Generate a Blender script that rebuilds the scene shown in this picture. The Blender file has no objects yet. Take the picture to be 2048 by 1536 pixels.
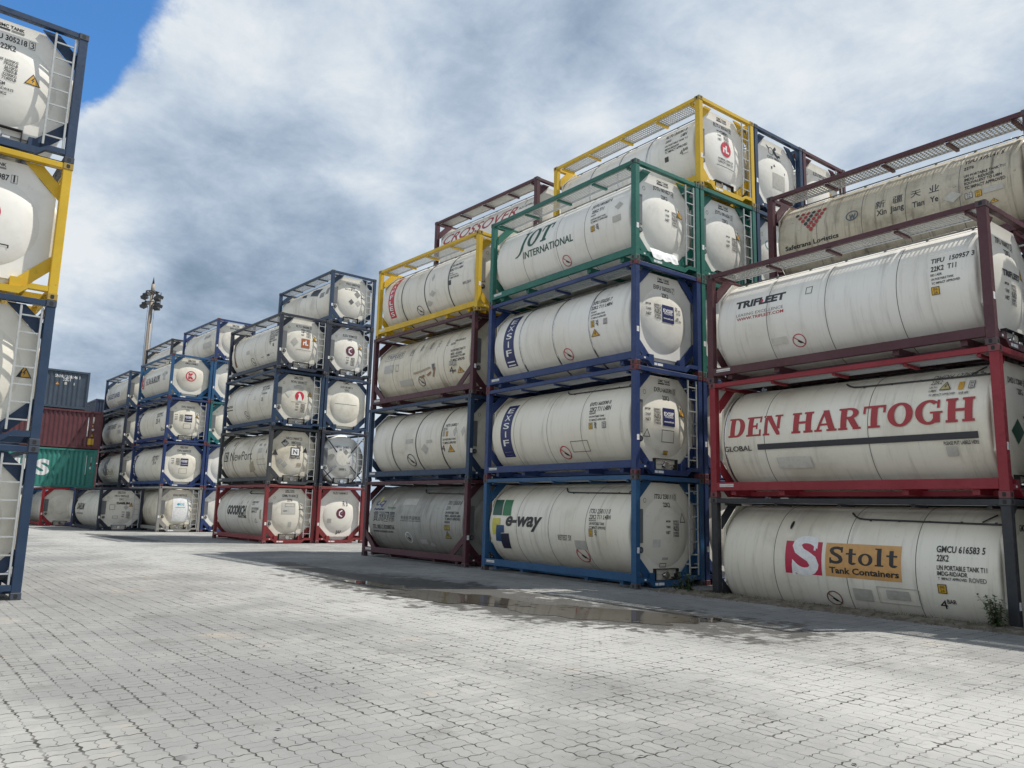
import bpy, bmesh, math, random
from mathutils import Vector, Matrix
random.seed(7)
S = bpy.context.scene
COL = S.collection
R = math.radians

# ------------------------------------------------------------------ camera
cam_d = bpy.data.cameras.new('camera')
cam = bpy.data.objects.new('camera', cam_d)
COL.objects.link(cam)
S.camera = cam
cam_d.sensor_width = 36.0
cam_d.lens = 1557.62 / 2048 * 36.0
cam_d.clip_start = 0.1
cam_d.clip_end = 3000
YAW, PITCH, ROLL, CAMH = 0.884202, 0.161582, 0.024854, 1.6787
_f = Vector((-math.sin(YAW) * math.cos(PITCH), math.cos(YAW) * math.cos(PITCH), math.sin(PITCH)))
_r = Vector((math.cos(YAW), math.sin(YAW), 0))
_u = _r.cross(_f)
_r2 = _r * math.cos(ROLL) + _u * math.sin(ROLL)
_u2 = -_r * math.sin(ROLL) + _u * math.cos(ROLL)
_m = Matrix((_r2, _u2, -_f)).transposed().to_4x4()
_m.translation = (0, 0, CAMH)
cam.matrix_world = _m

# ------------------------------------------------------------------ exposure, sun, sky
vs = S.view_settings
vs.view_transform = 'Standard'
vs.look = 'None'
vs.exposure = 0.32
vs.gamma = 1.0
S.cycles.max_bounces = 6
S.cycles.diffuse_bounces = 4
SUN_DIR = Vector((0.25, 0.50, 1.0)).normalized()          # towards the sun
sun_d = bpy.data.lights.new('sun', 'SUN')
sun_d.energy = 4.8
sun_d.angle = R(0.53)
sun_d.color = (1.0, 0.955, 0.88)
sun = bpy.data.objects.new('sun', sun_d)
COL.objects.link(sun)
sun.rotation_euler = SUN_DIR.to_track_quat('Z', 'Y').to_euler()
sun.location = SUN_DIR * 120

world = bpy.data.worlds.new('World')
S.world = world
world.use_nodes = True


class G:
    """small helper to write node graphs as expressions"""
    def __init__(self, tree):
        self.t = tree
    def n(self, typ, ins=None, **props):
        nd = self.t.nodes.new(typ)
        for k, v in props.items():
            setattr(nd, k, v)
        for k, v in (ins or {}).items():
            self.set(nd.inputs[k], v)
        return nd
    def set(self, sock, v):
        if isinstance(v, bpy.types.NodeSocket):
            self.t.links.new(v, sock)
        elif isinstance(v, bpy.types.Node):
            self.t.links.new(v.outputs[0], sock)
        else:
            if isinstance(v, (tuple, list)) and len(v) == 3 and sock.type == 'RGBA':
                v = (*v, 1)
            sock.default_value = v
    def m(self, op, a, b=None, c=None, clamp=False):
        nd = self.t.nodes.new('ShaderNodeMath')
        nd.operation = op
        nd.use_clamp = clamp
        self.set(nd.inputs[0], a)
        if b is not None: self.set(nd.inputs[1], b)
        if c is not None: self.set(nd.inputs[2], c)
        return nd.outputs[0]
    def ss(self, x, lo, hi, o0=0.0, o1=1.0):
        nd = self.t.nodes.new('ShaderNodeMapRange')
        nd.interpolation_type = 'SMOOTHSTEP'
        for i, v in enumerate((x, lo, hi, o0, o1)):
            self.set(nd.inputs[i], v)
        return nd.outputs[0]
    def noise(self, vec, scale, detail=4, rough=0.55, dist=0.0, col=False):
        nd = self.n('ShaderNodeTexNoise', {'Vector': vec, 'Scale': scale, 'Detail': detail, 'Roughness': rough, 'Distortion': dist})
        return nd.outputs[1 if col else 0]
    def mix(self, f, a, b, mode='MIX'):
        nd = self.t.nodes.new('ShaderNodeMix')
        nd.data_type = 'RGBA'
        nd.blend_type = mode
        self.set(nd.inputs[0], f)
        self.set(nd.inputs[6], a)
        self.set(nd.inputs[7], b)
        return nd.outputs[2]
    def vm(self, op, a, b=None):
        nd = self.t.nodes.new('ShaderNodeVectorMath')
        nd.operation = op
        self.set(nd.inputs[0], a)
        if b is not None:
            self.set(nd.inputs[3 if op == 'SCALE' else 1], b)
        return nd.outputs[1 if op in ('DOT_PRODUCT', 'LENGTH', 'DISTANCE') else 0]
    def comb(self, x, y, z=0.0):
        return self.n('ShaderNodeCombineXYZ', {0: x, 1: y, 2: z}).outputs[0]


def build_sky():
    t = world.node_tree
    t.nodes.clear()
    g = G(t)
    d = g.n('ShaderNodeTexCoord').outputs['Generated']
    sep = g.n('ShaderNodeSeparateXYZ', {0: d})
    z = g.m('MAXIMUM', sep.outputs[2], 0.0)
    sky = g.n('ShaderNodeTexSky')
    sky.sky_type = 'NISHITA'
    sky.sun_disc = False
    sky.sun_elevation = math.asin(SUN_DIR.z)
    sky.sun_rotation = math.atan2(SUN_DIR.x, SUN_DIR.y)
    sky.air_density = 1.0
    sky.dust_density = 0.2
    sky.ozone_density = 3.0
    blue = g.vm('MULTIPLY', g.vm('SCALE', sky.outputs[0], 0.13), (0.50, 0.86, 1.12))
    # clouds lie on a plane high above: look-up shrinks towards the horizon
    k = g.m('DIVIDE', 1.0, g.m('ADD', z, 0.34))
    p = g.comb(g.m('MULTIPLY', sep.outputs[0], k), g.m('MULTIPLY', sep.outputs[1], k), g.m('MULTIPLY', z, 0.9))
    big = g.noise(p, 1.5, 5, 0.5, 0.15)
    mid = g.noise(g.vm('ADD', p, (3.1, 7.7, 1.3)), 3.4, 10, 0.60, 0.25)
    fine = g.noise(g.vm('ADD', p, (9.1, 2.7, 4.3)), 9.0, 9, 0.64, 0.3)
    puff = g.n('ShaderNodeTexVoronoi', {'Vector': g.vm('ADD', p, g.vm('SCALE', g.noise(p, 6.0, 5, 0.6, 0, True), 0.16)), 'Scale': 4.2})
    puff.feature = 'SMOOTH_F1'
    puff.inputs['Smoothness'].default_value = 0.75
    puff = puff.outputs[0]

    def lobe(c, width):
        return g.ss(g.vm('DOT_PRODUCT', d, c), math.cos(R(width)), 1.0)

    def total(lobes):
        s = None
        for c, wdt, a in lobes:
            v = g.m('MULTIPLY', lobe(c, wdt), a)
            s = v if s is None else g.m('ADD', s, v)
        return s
    cover = g.m('ADD', g.m('MULTIPLY', g.m('SUBTRACT', big, 0.5), 0.9), g.m('MULTIPLY', g.m('SUBTRACT', mid, 0.5), 1.3))
    cover = g.m('ADD', cover, g.m('MULTIPLY', g.m('SUBTRACT', fine, 0.5), 0.22))
    cover = g.m('ADD', g.m('ADD', cover, 0.46), total(CLEAR))
    amount = g.ss(cover, -0.02, 0.22)
    # light and dark of the cloud itself
    lit = g.m('ADD', g.m('MULTIPLY', g.m('SUBTRACT', mid, 0.5), 1.0), g.m('MULTIPLY', g.m('SUBTRACT', big, 0.5), 0.7))
    lit = g.m('ADD', lit, g.m('MULTIPLY', g.m('SUBTRACT', fine, 0.5), 0.62))
    lit = g.m('ADD', lit, g.m('MULTIPLY', g.m('SUBTRACT', 0.42, puff), 0.55))
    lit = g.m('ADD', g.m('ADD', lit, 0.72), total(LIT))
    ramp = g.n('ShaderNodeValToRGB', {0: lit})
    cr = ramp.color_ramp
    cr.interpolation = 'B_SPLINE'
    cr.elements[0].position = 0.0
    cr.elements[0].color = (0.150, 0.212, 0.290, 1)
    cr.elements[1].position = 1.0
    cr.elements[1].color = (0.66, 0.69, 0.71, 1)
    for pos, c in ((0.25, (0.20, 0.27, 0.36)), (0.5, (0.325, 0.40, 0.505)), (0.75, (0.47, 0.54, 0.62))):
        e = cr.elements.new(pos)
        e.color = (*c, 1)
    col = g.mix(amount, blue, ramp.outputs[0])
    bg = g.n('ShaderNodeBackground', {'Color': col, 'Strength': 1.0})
    out = g.n('ShaderNodeOutputWorld')
    t.links.new(bg.outputs[0], out.inputs[0])


# directions of the open sky, of bright cloud tops and dark cloud bellies, plus lobes added out of view
CLEAR = [((-0.8793, 0.0439, 0.4743), 7.8, -0.62), ((-0.8964, 0.123, 0.4259), 3.6, -0.24), ((-0.8572, 0.1078, 0.5036), 4.2, -0.22), ((-0.9439, 0.1248, 0.3057), 5, -0.16), ((-0.8006, 0.0334, 0.5983), 15, -0.6)]
LIT = [((-0.8532, 0.1969, 0.483), 9, 0.16), ((-0.7571, 0.367, 0.5405), 10, 0.05), ((-0.6951, 0.5818, 0.4223), 10, 0.06), ((-0.9591, 0.1487, 0.2408), 8, 0.12), ((-0.8936, 0.3013, 0.3326), 11, -0.27), ((-0.8477, 0.4149, 0.3304), 9, -0.12), ((-0.9526, 0.2228, 0.2072), 6, -0.08), ((-0.3459, 0.8214, 0.4534), 16, 0.06), ((-0.4341, 0.723, 0.5375), 7, 0.0), ((0.099, 0.099, 0.9901), 42, -0.75), ((0.7506, -0.6141, 0.2437), 50, 0.15), ((-0.2921, -0.9249, 0.2434), 50, 0.15)]  # final lobes are unseen: zenith dimmed, sky behind camera brightened to steer fill light
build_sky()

# ---- where the stacks stand: near-end front corner (x, y, z), yaw of every block
CL, CW, CH = 6.058, 2.438, 2.591
BLOCKS = {
    'L': (-15.635, -0.172, 0.0, 0.0),
    'M': (-12.119, 13.692, 0.0, -0.0356),
    'N': (-18.870, 13.911, 0.0, 0.0168),
    'P': (-33.468, 13.667, 0.0, 0.0182),
    'Q': (-47.490, 13.068, 0.0, 0.0337),
    'R': (-4.736, 14.484, -0.506, -0.0331),
    'U': (1.93, 14.45, -0.506, -0.0331),
    'S': (-56.0, 12.80, 0.0, 0.02),
}
NUDGE = {('N', 0, 3): (0.10, 0), ('N', 0, 0): (-0.08, 0), ('N', 0, 1): (-0.06, 0), ('P', 0, 0): (-0.10, 0), ('P', 0, 1): (-0.08, 0),
         ('P', 0, 2): (0.02, 0), ('P', 0, 3): (0.14, 0), ('R', 0, 2): (-0.03, 0), ('Q', -1, 0): (0, 0)}
SINGLE = {'Q-1': (-50.3, 10.6, -0.12, 0.03), 'S-1': (-57.0, 10.49, -0.1, 0.02), 'S-2': (-58.5, 8.95, -0.1, 0.01)}
def pose(b, c, lv):
    if (b + str(c)) in SINGLE:
        return SINGLE[b + str(c)]
    x0, y0, z0, th = BLOCKS[b]
    dx, dy = NUDGE.get((b, c, lv), (0, 0))
    o = c * (CW + 0.035)
    return (x0 - o * math.sin(th) + dx, y0 + o * math.cos(th) + dy, z0 + lv * CH, th)
# ------------------------------------------------------------------ materials
MATS = {}


def new_mat(name):
    m = bpy.data.materials.new(name)
    m.use_nodes = True
    t = m.node_tree
    b = t.nodes['Principled BSDF']
    MATS[name] = m
    return m, G(t), b


def flat(name, col, rough=0.5, metal=0.0):
    m, g, b = new_mat(name)
    b.inputs['Base Color'].default_value = (*col, 1)
    b.inputs['Roughness'].default_value = rough
    b.inputs['Metallic'].default_value = metal
    oc = g.n('ShaderNodeTexCoord').outputs['Object']
    w = g.noise(oc, 9.0, 5, 0.65)
    g.set(b.inputs['Base Color'], g.mix(g.ss(w, 0.35, 0.75), (*col, 1), tuple(c * 0.78 + 0.012 for c in col) + (1,)))
    return m


def frame_paint(name, col, rust=0.5):
    """container frame enamel: sun-faded, scuffed, with rust at random spots"""
    m, g, b = new_mat(name)
    oc = g.n('ShaderNodeTexCoord').outputs['Object']
    rnd = g.n('ShaderNodeObjectInfo').outputs['Random']
    pv = g.vm('ADD', oc, g.comb(g.m('MULTIPLY', rnd, 37.0), g.m('MULTIPLY', rnd, 11.0), 0.0))
    fade = g.noise(pv, 1.3, 4, 0.6)
    c = g.mix(g.ss(fade, 0.3, 0.75), (*col, 1), tuple(min(1, x * 1.2 + 0.010) for x in col) + (1,))
    scuff = g.noise(pv, 14.0, 6, 0.7)
    c = g.mix(g.ss(scuff, 0.58, 0.75, 0, 0.5), c, tuple(x * 0.45 + 0.01 for x in col) + (1,))
    rs = g.m('ADD', g.noise(pv, 5.0, 8, 0.72), g.m('MULTIPLY', g.m('SUBTRACT', g.noise(pv, 0.6, 2), 0.5), 0.5))
    c = g.mix(g.ss(rs, 0.70 - 0.08 * rust, 0.80 - 0.08 * rust, 0, 0.75), c, (0.10, 0.045, 0.022, 1))
    g.set(b.inputs['Base Color'], c)
    g.set(b.inputs['Roughness'], g.ss(scuff, 0.3, 0.7, 0.36, 0.62))
    bump = g.n('ShaderNodeBump', {'Height': scuff, 'Strength': 0.12, 'Distance': 0.01})
    g.set(b.inputs['Normal'], bump.outputs[0])
    return m


def tank_paint(name, col, grime=0.4, streak=0.4, grime_col=(0.16, 0.135, 0.10), rough=0.36, metal=0.0):
    """white tank cladding: run-off streaks round the barrel, blotches, dents"""
    m, g, b = new_mat(name)
    oc = g.n('ShaderNodeTexCoord').outputs['Object']
    rnd = g.n('ShaderNodeObjectInfo').outputs['Random']
    off = g.comb(g.m('MULTIPLY', rnd, 53.0), g.m('MULTIPLY', rnd, 29.0), g.m('MULTIPLY', rnd, 17.0))
    pv = g.vm('ADD', oc, off)
    st = g.noise(g.vm('MULTIPLY', pv, (6.0, 0.55, 0.55)), 1.0, 6, 0.65)
    st2 = g.noise(g.vm('MULTIPLY', pv, (19.0, 0.8, 0.8)), 1.0, 4, 0.6)
    bl = g.noise(pv, 0.9, 6, 0.62, 0.3)
    sp = g.noise(pv, 11.0, 6, 0.7)
    broad = g.noise(pv, 0.45, 2, 0.5)
    c = g.mix(g.ss(broad, 0.3, 0.7), (*col, 1), (col[0] * 0.93, col[1] * 0.91, col[2] * 0.86, 1))
    c = g.mix(g.m('MULTIPLY', g.ss(st, 0.50, 0.78), 0.80 * streak), c, (*grime_col, 1))
    c = g.mix(g.m('MULTIPLY', g.ss(st2, 0.58, 0.78), 0.45 * streak), c, (*grime_col, 1))
    c = g.mix(g.m('MULTIPLY', g.ss(bl, 0.49, 0.72), 0.55 * grime), c, (*grime_col, 1))
    c = g.mix(g.m('MULTIPLY', g.ss(sp, 0.61, 0.72), 0.55 * grime), c, tuple(x * 0.7 for x in grime_col) + (1,))
    g.set(b.inputs['Base Color'], c)
    b.inputs['Metallic'].default_value = metal
    g.set(b.inputs['Roughness'], g.ss(bl, 0.3, 0.8, rough, rough + 0.22))
    dent = g.m('ADD', g.m('MULTIPLY', g.noise(pv, 1.6, 3, 0.5), 1.0), g.m('MULTIPLY', sp, 0.05))
    bump = g.n('ShaderNodeBump', {'Height': dent, 'Strength': 0.34, 'Distance': 0.035})
    g.set(b.inputs['Normal'], bump.outputs[0])
    return m


FR = {  # frame enamels (linear base colours)
    'blue': (0.012, 0.092, 0.225), 'navyblue': (0.014, 0.042, 0.160), 'steelblue': (0.014, 0.044, 0.105), 'darknavy': (0.014, 0.021, 0.044),
    'green': (0.012, 0.155, 0.115), 'teal': (0.010, 0.16, 0.18), 'yellow': (0.60, 0.385, 0.012), 'maroon': (0.085, 0.020, 0.030),
    'red': (0.30, 0.014, 0.028), 'brickred': (0.26, 0.030, 0.034), 'charcoal': (0.022, 0.025, 0.032), 'greyframe': (0.055, 0.058, 0.062), 'bareframe': (0.26, 0.25, 0.23),
    'rawred': (0.42, 0.016, 0.025)}
FR = {k: tuple(x * (.72 if k not in ('yellow', 'bareframe') else .9) for x in v) for k, v in FR.items()}
for k, v in FR.items():
    frame_paint('enamel_' + k, v, 0.9 if k in ('maroon', 'brickred', 'charcoal') else 0.35)
CASTC = {k: tuple(0.55 * a + 0.035 for a in v) for k, v in FR.items()}
CASTC['navyblue'] = (0.11, 0.022, 0.03)
CASTC['blue'] = (0.06, 0.055, 0.06)
for k, v in CASTC.items():
    frame_paint('casting_' + k, v, 1.0)
tank_paint('tank_white', (0.79, 0.775, 0.73), 0.22, 0.38)
tank_paint('tank_cream', (0.78, 0.745, 0.65), 0.32, 0.50)
tank_paint('tank_worn', (0.70, 0.65, 0.545), 0.85, 0.9)
tank_paint('tank_dirty', (0.52, 0.47, 0.37), 1.15, 1.3, (0.11, 0.09, 0.06))
tank_paint('tank_grey', (0.33, 0.33, 0.305), 0.8, 1.1, (0.10, 0.09, 0.085), 0.30)
tank_paint('tank_silver', (0.62, 0.62, 0.60), 0.3, 0.4, (0.2, 0.19, 0.17), 0.28, 0.55)
tank_paint('tank_pale', (0.73, 0.70, 0.625), 0.5, 0.6)
for nm, c in {
    'black': (0.018, 0.018, 0.02), 'dark': (0.045, 0.045, 0.048), 'char': (0.03, 0.032, 0.04), 'grey': (0.22, 0.215, 0.20), 'grey2': (0.13, 0.13, 0.13),
    'white': (0.78, 0.78, 0.77), 'red': (0.50, 0.022, 0.045), 'red2': (0.37, 0.030, 0.036), 'red3': (0.46, 0.018, 0.062), 'navy': (0.014, 0.018, 0.105), 'navy2': (0.012, 0.014, 0.04),
    'blue2': (0.012, 0.06, 0.16), 'dkgreen': (0.010, 0.075, 0.048), 'green2': (0.022, 0.165, 0.060), 'yellow': (0.60, 0.36, 0.03), 'yellow2': (0.58, 0.52, 0.07),
    'yellowp': (0.50, 0.42, 0.20), 'amber': (0.62, 0.34, 0.04), 'olive': (0.30, 0.24, 0.04), 'olive2': (0.27, 0.22, 0.06), 'orange': (0.60, 0.325, 0.11), 'brown': (0.16, 0.05, 0.045),
    'brown2': (0.17, 0.09, 0.04), 'rust': (0.30, 0.17, 0.09), 'tanstain': (0.37, 0.31, 0.22), 'ghost': (0.47, 0.455, 0.41), 'ghost2': (0.63, 0.61, 0.55), 'plate': (0.50, 0.49, 0.45),
    'line': (0.16, 0.155, 0.14), 'silver': (0.46, 0.46, 0.45), 'steelb': (0.06, 0.10, 0.13), 'tank': (0.70, 0.68, 0.62), 'maroonlogo': (0.12, 0.018, 0.045), 'orangel': (0.34, 0.10, 0.035), 'cyan': (0.03, 0.33, 0.45)}.items():
    flat('paint_' + nm, c, 0.45)
flat('steel_band', (0.55, 0.55, 0.55), 0.14, 1.0)
flat('dark_band', (0.12, 0.12, 0.12), 0.35, 0.6)
flat('aluminium', (0.62, 0.63, 0.63), 0.38, 0.6)
flat('grating_metal', (0.44, 0.45, 0.45), 0.45, 0.5)
flat('ladder_metal', (0.50, 0.51, 0.50), 0.42, 0.3)
flat('dark_steel', (0.05, 0.05, 0.052), 0.5, 0.3)
flat('rail_metal', (0.20, 0.20, 0.20), 0.4, 0.4)
flat('black_recess', (0.012, 0.012, 0.013), 0.7)
flat('plate_grey', (0.17, 0.175, 0.18), 0.45, 0.2)
flat('chrome', (0.75, 0.75, 0.75), 0.15, 1.0)
flat('white_sticker', (0.78, 0.79, 0.79), 0.4)

# ------------------------------------------------------------------ mesh helpers
def mesh_obj(name, bm, mats, parent=None, smooth=None):
    me = bm if isinstance(bm, bpy.types.Mesh) else None
    if me is None:
        me = bpy.data.meshes.new(name)
        bm.to_mesh(me)
        bm.free()
        for mt in (mats if isinstance(mats, (list, tuple)) else [mats]):
            me.materials.append(MATS[mt] if isinstance(mt, str) else mt)
        if smooth is not None:
            for p_ in me.polygons:
                p_.use_smooth = smooth
    o = bpy.data.objects.new(name, me)
    COL.objects.link(o)
    if parent is not None:
        o.parent = parent
    return o


def tag(o, label=None, cat=None, group=None, kind=None):
    if label: o['label'] = label
    if cat: o['category'] = cat
    if group: o['group'] = group
    if kind: o['kind'] = kind
    return o


def empty(name, loc, rz=0.0):
    o = bpy.data.objects.new(name, None)
    COL.objects.link(o)
    o.location = loc
    o.rotation_euler = (0, 0, rz)
    o.empty_display_size = 0.3
    return o


def box(bm, x0, x1, y0, y1, z0, z1, bev=0.0, mi=0):
    vs_ = [bm.verts.new(c) for c in ((x0, y0, z0), (x1, y0, z0), (x1, y1, z0), (x0, y1, z0), (x0, y0, z1), (x1, y0, z1), (x1, y1, z1), (x0, y1, z1))]
    fs = [bm.faces.new([vs_[i] for i in q]) for q in ((0, 3, 2, 1), (4, 5, 6, 7), (0, 1, 5, 4), (1, 2, 6, 5), (2, 3, 7, 6), (3, 0, 4, 7))]
    for f in fs: f.material_index = mi
    if bev:
        es = list({e for f in fs for e in f.edges})
        r_ = bmesh.ops.bevel(bm, geom=es, offset=bev, segments=1, affect='EDGES')
        for f in r_['faces']: f.material_index = mi
    return fs


def prism(bm, pts, axis, a, b, mi=0):
    """outline pts (2-D) extruded along an axis from a to b"""
    def mk(p, w):
        return {'x': (w, p[0], p[1]), 'y': (p[0], w, p[1]), 'z': (p[0], p[1], w)}[axis]
    v0 = [bm.verts.new(mk(p, a)) for p in pts]
    v1 = [bm.verts.new(mk(p, b)) for p in pts]
    n = len(pts)
    fs = [bm.faces.new(v0), bm.faces.new(v1[::-1])]
    for i in range(n):
        fs.append(bm.faces.new((v0[i], v1[i], v1[(i + 1) % n], v0[(i + 1) % n])))
    for f in fs: f.material_index = mi
    bmesh.ops.recalc_face_normals(bm, faces=fs)
    return fs


def tube(bm, pts, rad, seg=8, mi=0, smooth=True):
    rings = []
    for i, p in enumerate(pts):
        p = Vector(p)
        a = Vector(pts[max(0, i - 1)]); b_ = Vector(pts[min(len(pts) - 1, i + 1)])
        d = (b_ - a).normalized()
        up = Vector((0, 0, 1)) if abs(d.z) < 0.9 else Vector((1, 0, 0))
        u = d.cross(up).normalized(); v = u.cross(d)
        rr = rad[i] if isinstance(rad, (list, tuple)) else rad
        rings.append([bm.verts.new(p + (u * math.cos(k * 2 * math.pi / seg) + v * math.sin(k * 2 * math.pi / seg)) * rr) for k in range(seg)])
    for a, b_ in zip(rings, rings[1:]):
        for k in range(seg):
            f = bm.faces.new((a[k], b_[k], b_[(k + 1) % seg], a[(k + 1) % seg]))
            f.smooth = smooth; f.material_index = mi
    f = bm.faces.new(rings[0]); f.material_index = mi
    f = bm.faces.new(rings[-1][::-1]); f.material_index = mi


# ------------------------------------------------------------------ flat lettering shapes: list of (verts2d, faces)
_TXT = {}


def text2d(s, bold=0.0, shear=0.0):
    key = (s, bold, shear)
    if key not in _TXT:
        c = bpy.data.curves.new('glyphs', 'FONT')
        c.body = s
        c.resolution_u = 2 if len(s) > 12 else 4
        c.offset = bold
        c.shear = shear
        o = bpy.data.objects.new('glyphs', c)
        me = o.to_mesh()
        vs_ = [(v.co.x, v.co.y) for v in me.vertices]
        fs = [tuple(p_.vertices) for p_ in me.polygons]
        o.to_mesh_clear()
        bpy.data.objects.remove(o)
        bpy.data.curves.remove(c)
        _TXT[key] = (vs_, fs)
    return _TXT[key]


def fit(pieces, bx):
    xs = [v[0] for p_ in pieces for v in p_[0]]; ys = [v[1] for p_ in pieces for v in p_[0]]
    x0, x1, y0, y1 = min(xs), max(xs), min(ys), max(ys)
    sx = (bx[2] - bx[0]) / (x1 - x0); sy = (bx[3] - bx[1]) / (y1 - y0)
    return [([(bx[0] + (v[0] - x0) * sx, bx[1] + (v[1] - y0) * sy) for v in p_[0]], p_[1]) for p_ in pieces]


def q4(x0, y0, x1, y1):
    return ([(x0, y0), (x1, y0), (x1, y1), (x0, y1)], [(0, 1, 2, 3)])


def poly(pts):
    return (list(pts), [tuple(range(len(pts)))])


def arc(cx, cy, rx, ry, a0, a1, tx, ty, n=None):
    n = n or max(8, int(abs(a1 - a0) / 9))
    vs_, fs = [], []
    for i in range(n + 1):
        a = R(a0 + (a1 - a0) * i / n)
        vs_.append((cx + rx * math.cos(a), cy + ry * math.sin(a)))
        vs_.append((cx + (rx - tx) * math.cos(a), cy + (ry - ty) * math.sin(a)))
    for i in range(n):
        fs.append((2 * i, 2 * i + 2, 2 * i + 3, 2 * i + 1))
    return (vs_, fs)


def disc(cx, cy, rx, ry, n=28):
    return poly([(cx + rx * math.cos(2 * math.pi * i / n), cy + ry * math.sin(2 * math.pi * i / n)) for i in range(n)])


def slab(ch):
    """slab-serif capitals and a few small letters: (pieces, advance)"""
    Q, P, A = q4, poly, arc
    T = {
        'D': ([Q(.1, .1, .37, .9), Q(0, 0, .46, .1), Q(0, .9, .46, 1), A(.46, .5, .48, .5, -90, 90, .28, .1)], 1.0),
        'E': ([Q(.1, .09, .37, .91), Q(0, 0, .72, .09), Q(0, .91, .72, 1), Q(.72, 0, .82, .32), Q(.72, .68, .82, 1), Q(.37, .45, .54, .55), Q(.54, .35, .62, .65)], .9),
        'N': ([Q(.1, .09, .24, .91), Q(.74, .3, .9, .91), P([(.1, 1), (.38, 1), (.9, .12), (.9, 0), (.74, 0)]), Q(0, 0, .36, .09), Q(0, .91, .1, 1), Q(.6, .91, 1.02, 1)], 1.1),
        'H': ([Q(.08, .1, .36, .9), Q(.7, .1, .98, .9), Q(.36, .44, .7, .55), Q(0, 0, .45, .1), Q(0, .9, .45, 1), Q(.61, 0, 1.06, .1), Q(.61, .9, 1.06, 1)], 1.12),
        'A': ([P([(.1, .09), (.22, .09), (.5, .85), (.42, 1)]), P([(.36, 1), (.64, 1), (.98, .09), (.68, .09)]), Q(.27, .27, .66, .36), Q(0, 0, .36, .09), Q(.58, 0, 1.06, .09)], 1.1),
        'R': ([Q(.1, .09, .37, .91), Q(0, 0, .42, .09), Q(0, .91, .5, 1), A(.5, .74, .4, .26, -90, 90, .25, .1), Q(.37, .48, .5, .58), P([(.42, .48), (.7, .52), (.94, .09), (.64, .09)]), Q(.66, 0, 1.02, .09)], 1.08),
        'T': ([Q(.34, .09, .62, .91), Q(0, .9, .96, 1), Q(0, .64, .1, .9), Q(.86, .64, .96, .9), Q(.22, 0, .74, .09)], 1.02),
        'O': ([A(.52, .5, .52, .53, 0, 360, .28, .11)], 1.1),
        'G': ([A(.52, .5, .52, .53, 48, 325, .28, .11), Q(.70, .04, .96, .42), Q(.58, .42, 1.06, .5), Q(.84, .64, .94, 1)], 1.14),
        'J': ([Q(.36, -.1, .6, .91), Q(.2, .91, .78, 1), P([(.36, -.1), (.6, -.1), (.5, -.27), (.3, -.38), (.05, -.42), (.0, -.36), (.2, -.31), (.32, -.22)])], .8),
        'K': ([Q(.1, .08, .28, .92), Q(0, 0, .38, .08), Q(0, .92, .38, 1), P([(.28, .34), (.28, .5), (.72, .92), (.86, .92)]), P([(.42, .55), (.56, .64), (.95, .08), (.7, .08)]), Q(.6, 0, 1.02, .08), Q(.6, .92, .98, 1)], 1.06),
        'M': ([Q(.1, .08, .2, .92), P([(.1, 1), (.34, 1), (.66, .12), (.56, 0)]), P([(.56, 0), (.66, .1), (1.0, 1), (.9, 1)]), Q(.88, .08, 1.08, 1), Q(0, 0, .32, .08), Q(0, .92, .1, 1), Q(.8, 0, 1.16, .08)], 1.24),
        'I': ([Q(.1, .08, .3, .92), Q(0, 0, .4, .08), Q(0, .92, .4, 1)], .48),
        'S': ([fit([text2d('S', .015)], (0.02, -.02, .74, 1.02))[0], Q(.62, .66, .72, 1.0), Q(.04, 0, .13, .34)], .86),
        't': ([Q(.14, .14, .34, .92), Q(0, .56, .52, .66), A(.34, .16, .2, .18, 180, 340, .19, .09)], .6),
        'o': ([A(.36, .33, .36, .35, 0, 360, .19, .09)], .8),
        'l': ([Q(.1, .08, .31, 1.02), Q(0, .94, .1, 1.02), Q(0, 0, .42, .08)], .52),
        ' ': ([], .36),
    }
    return T[ch]


def serif2d(s, shear=0.0):
    out, x = [], 0.0
    for ch in s:
        pcs, adv = slab(ch)
        for vs_, fs in pcs:
            out.append(([(v[0] + x + v[1] * shear, v[1]) for v in vs_], fs))
        x += adv + 0.03
    return out


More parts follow.
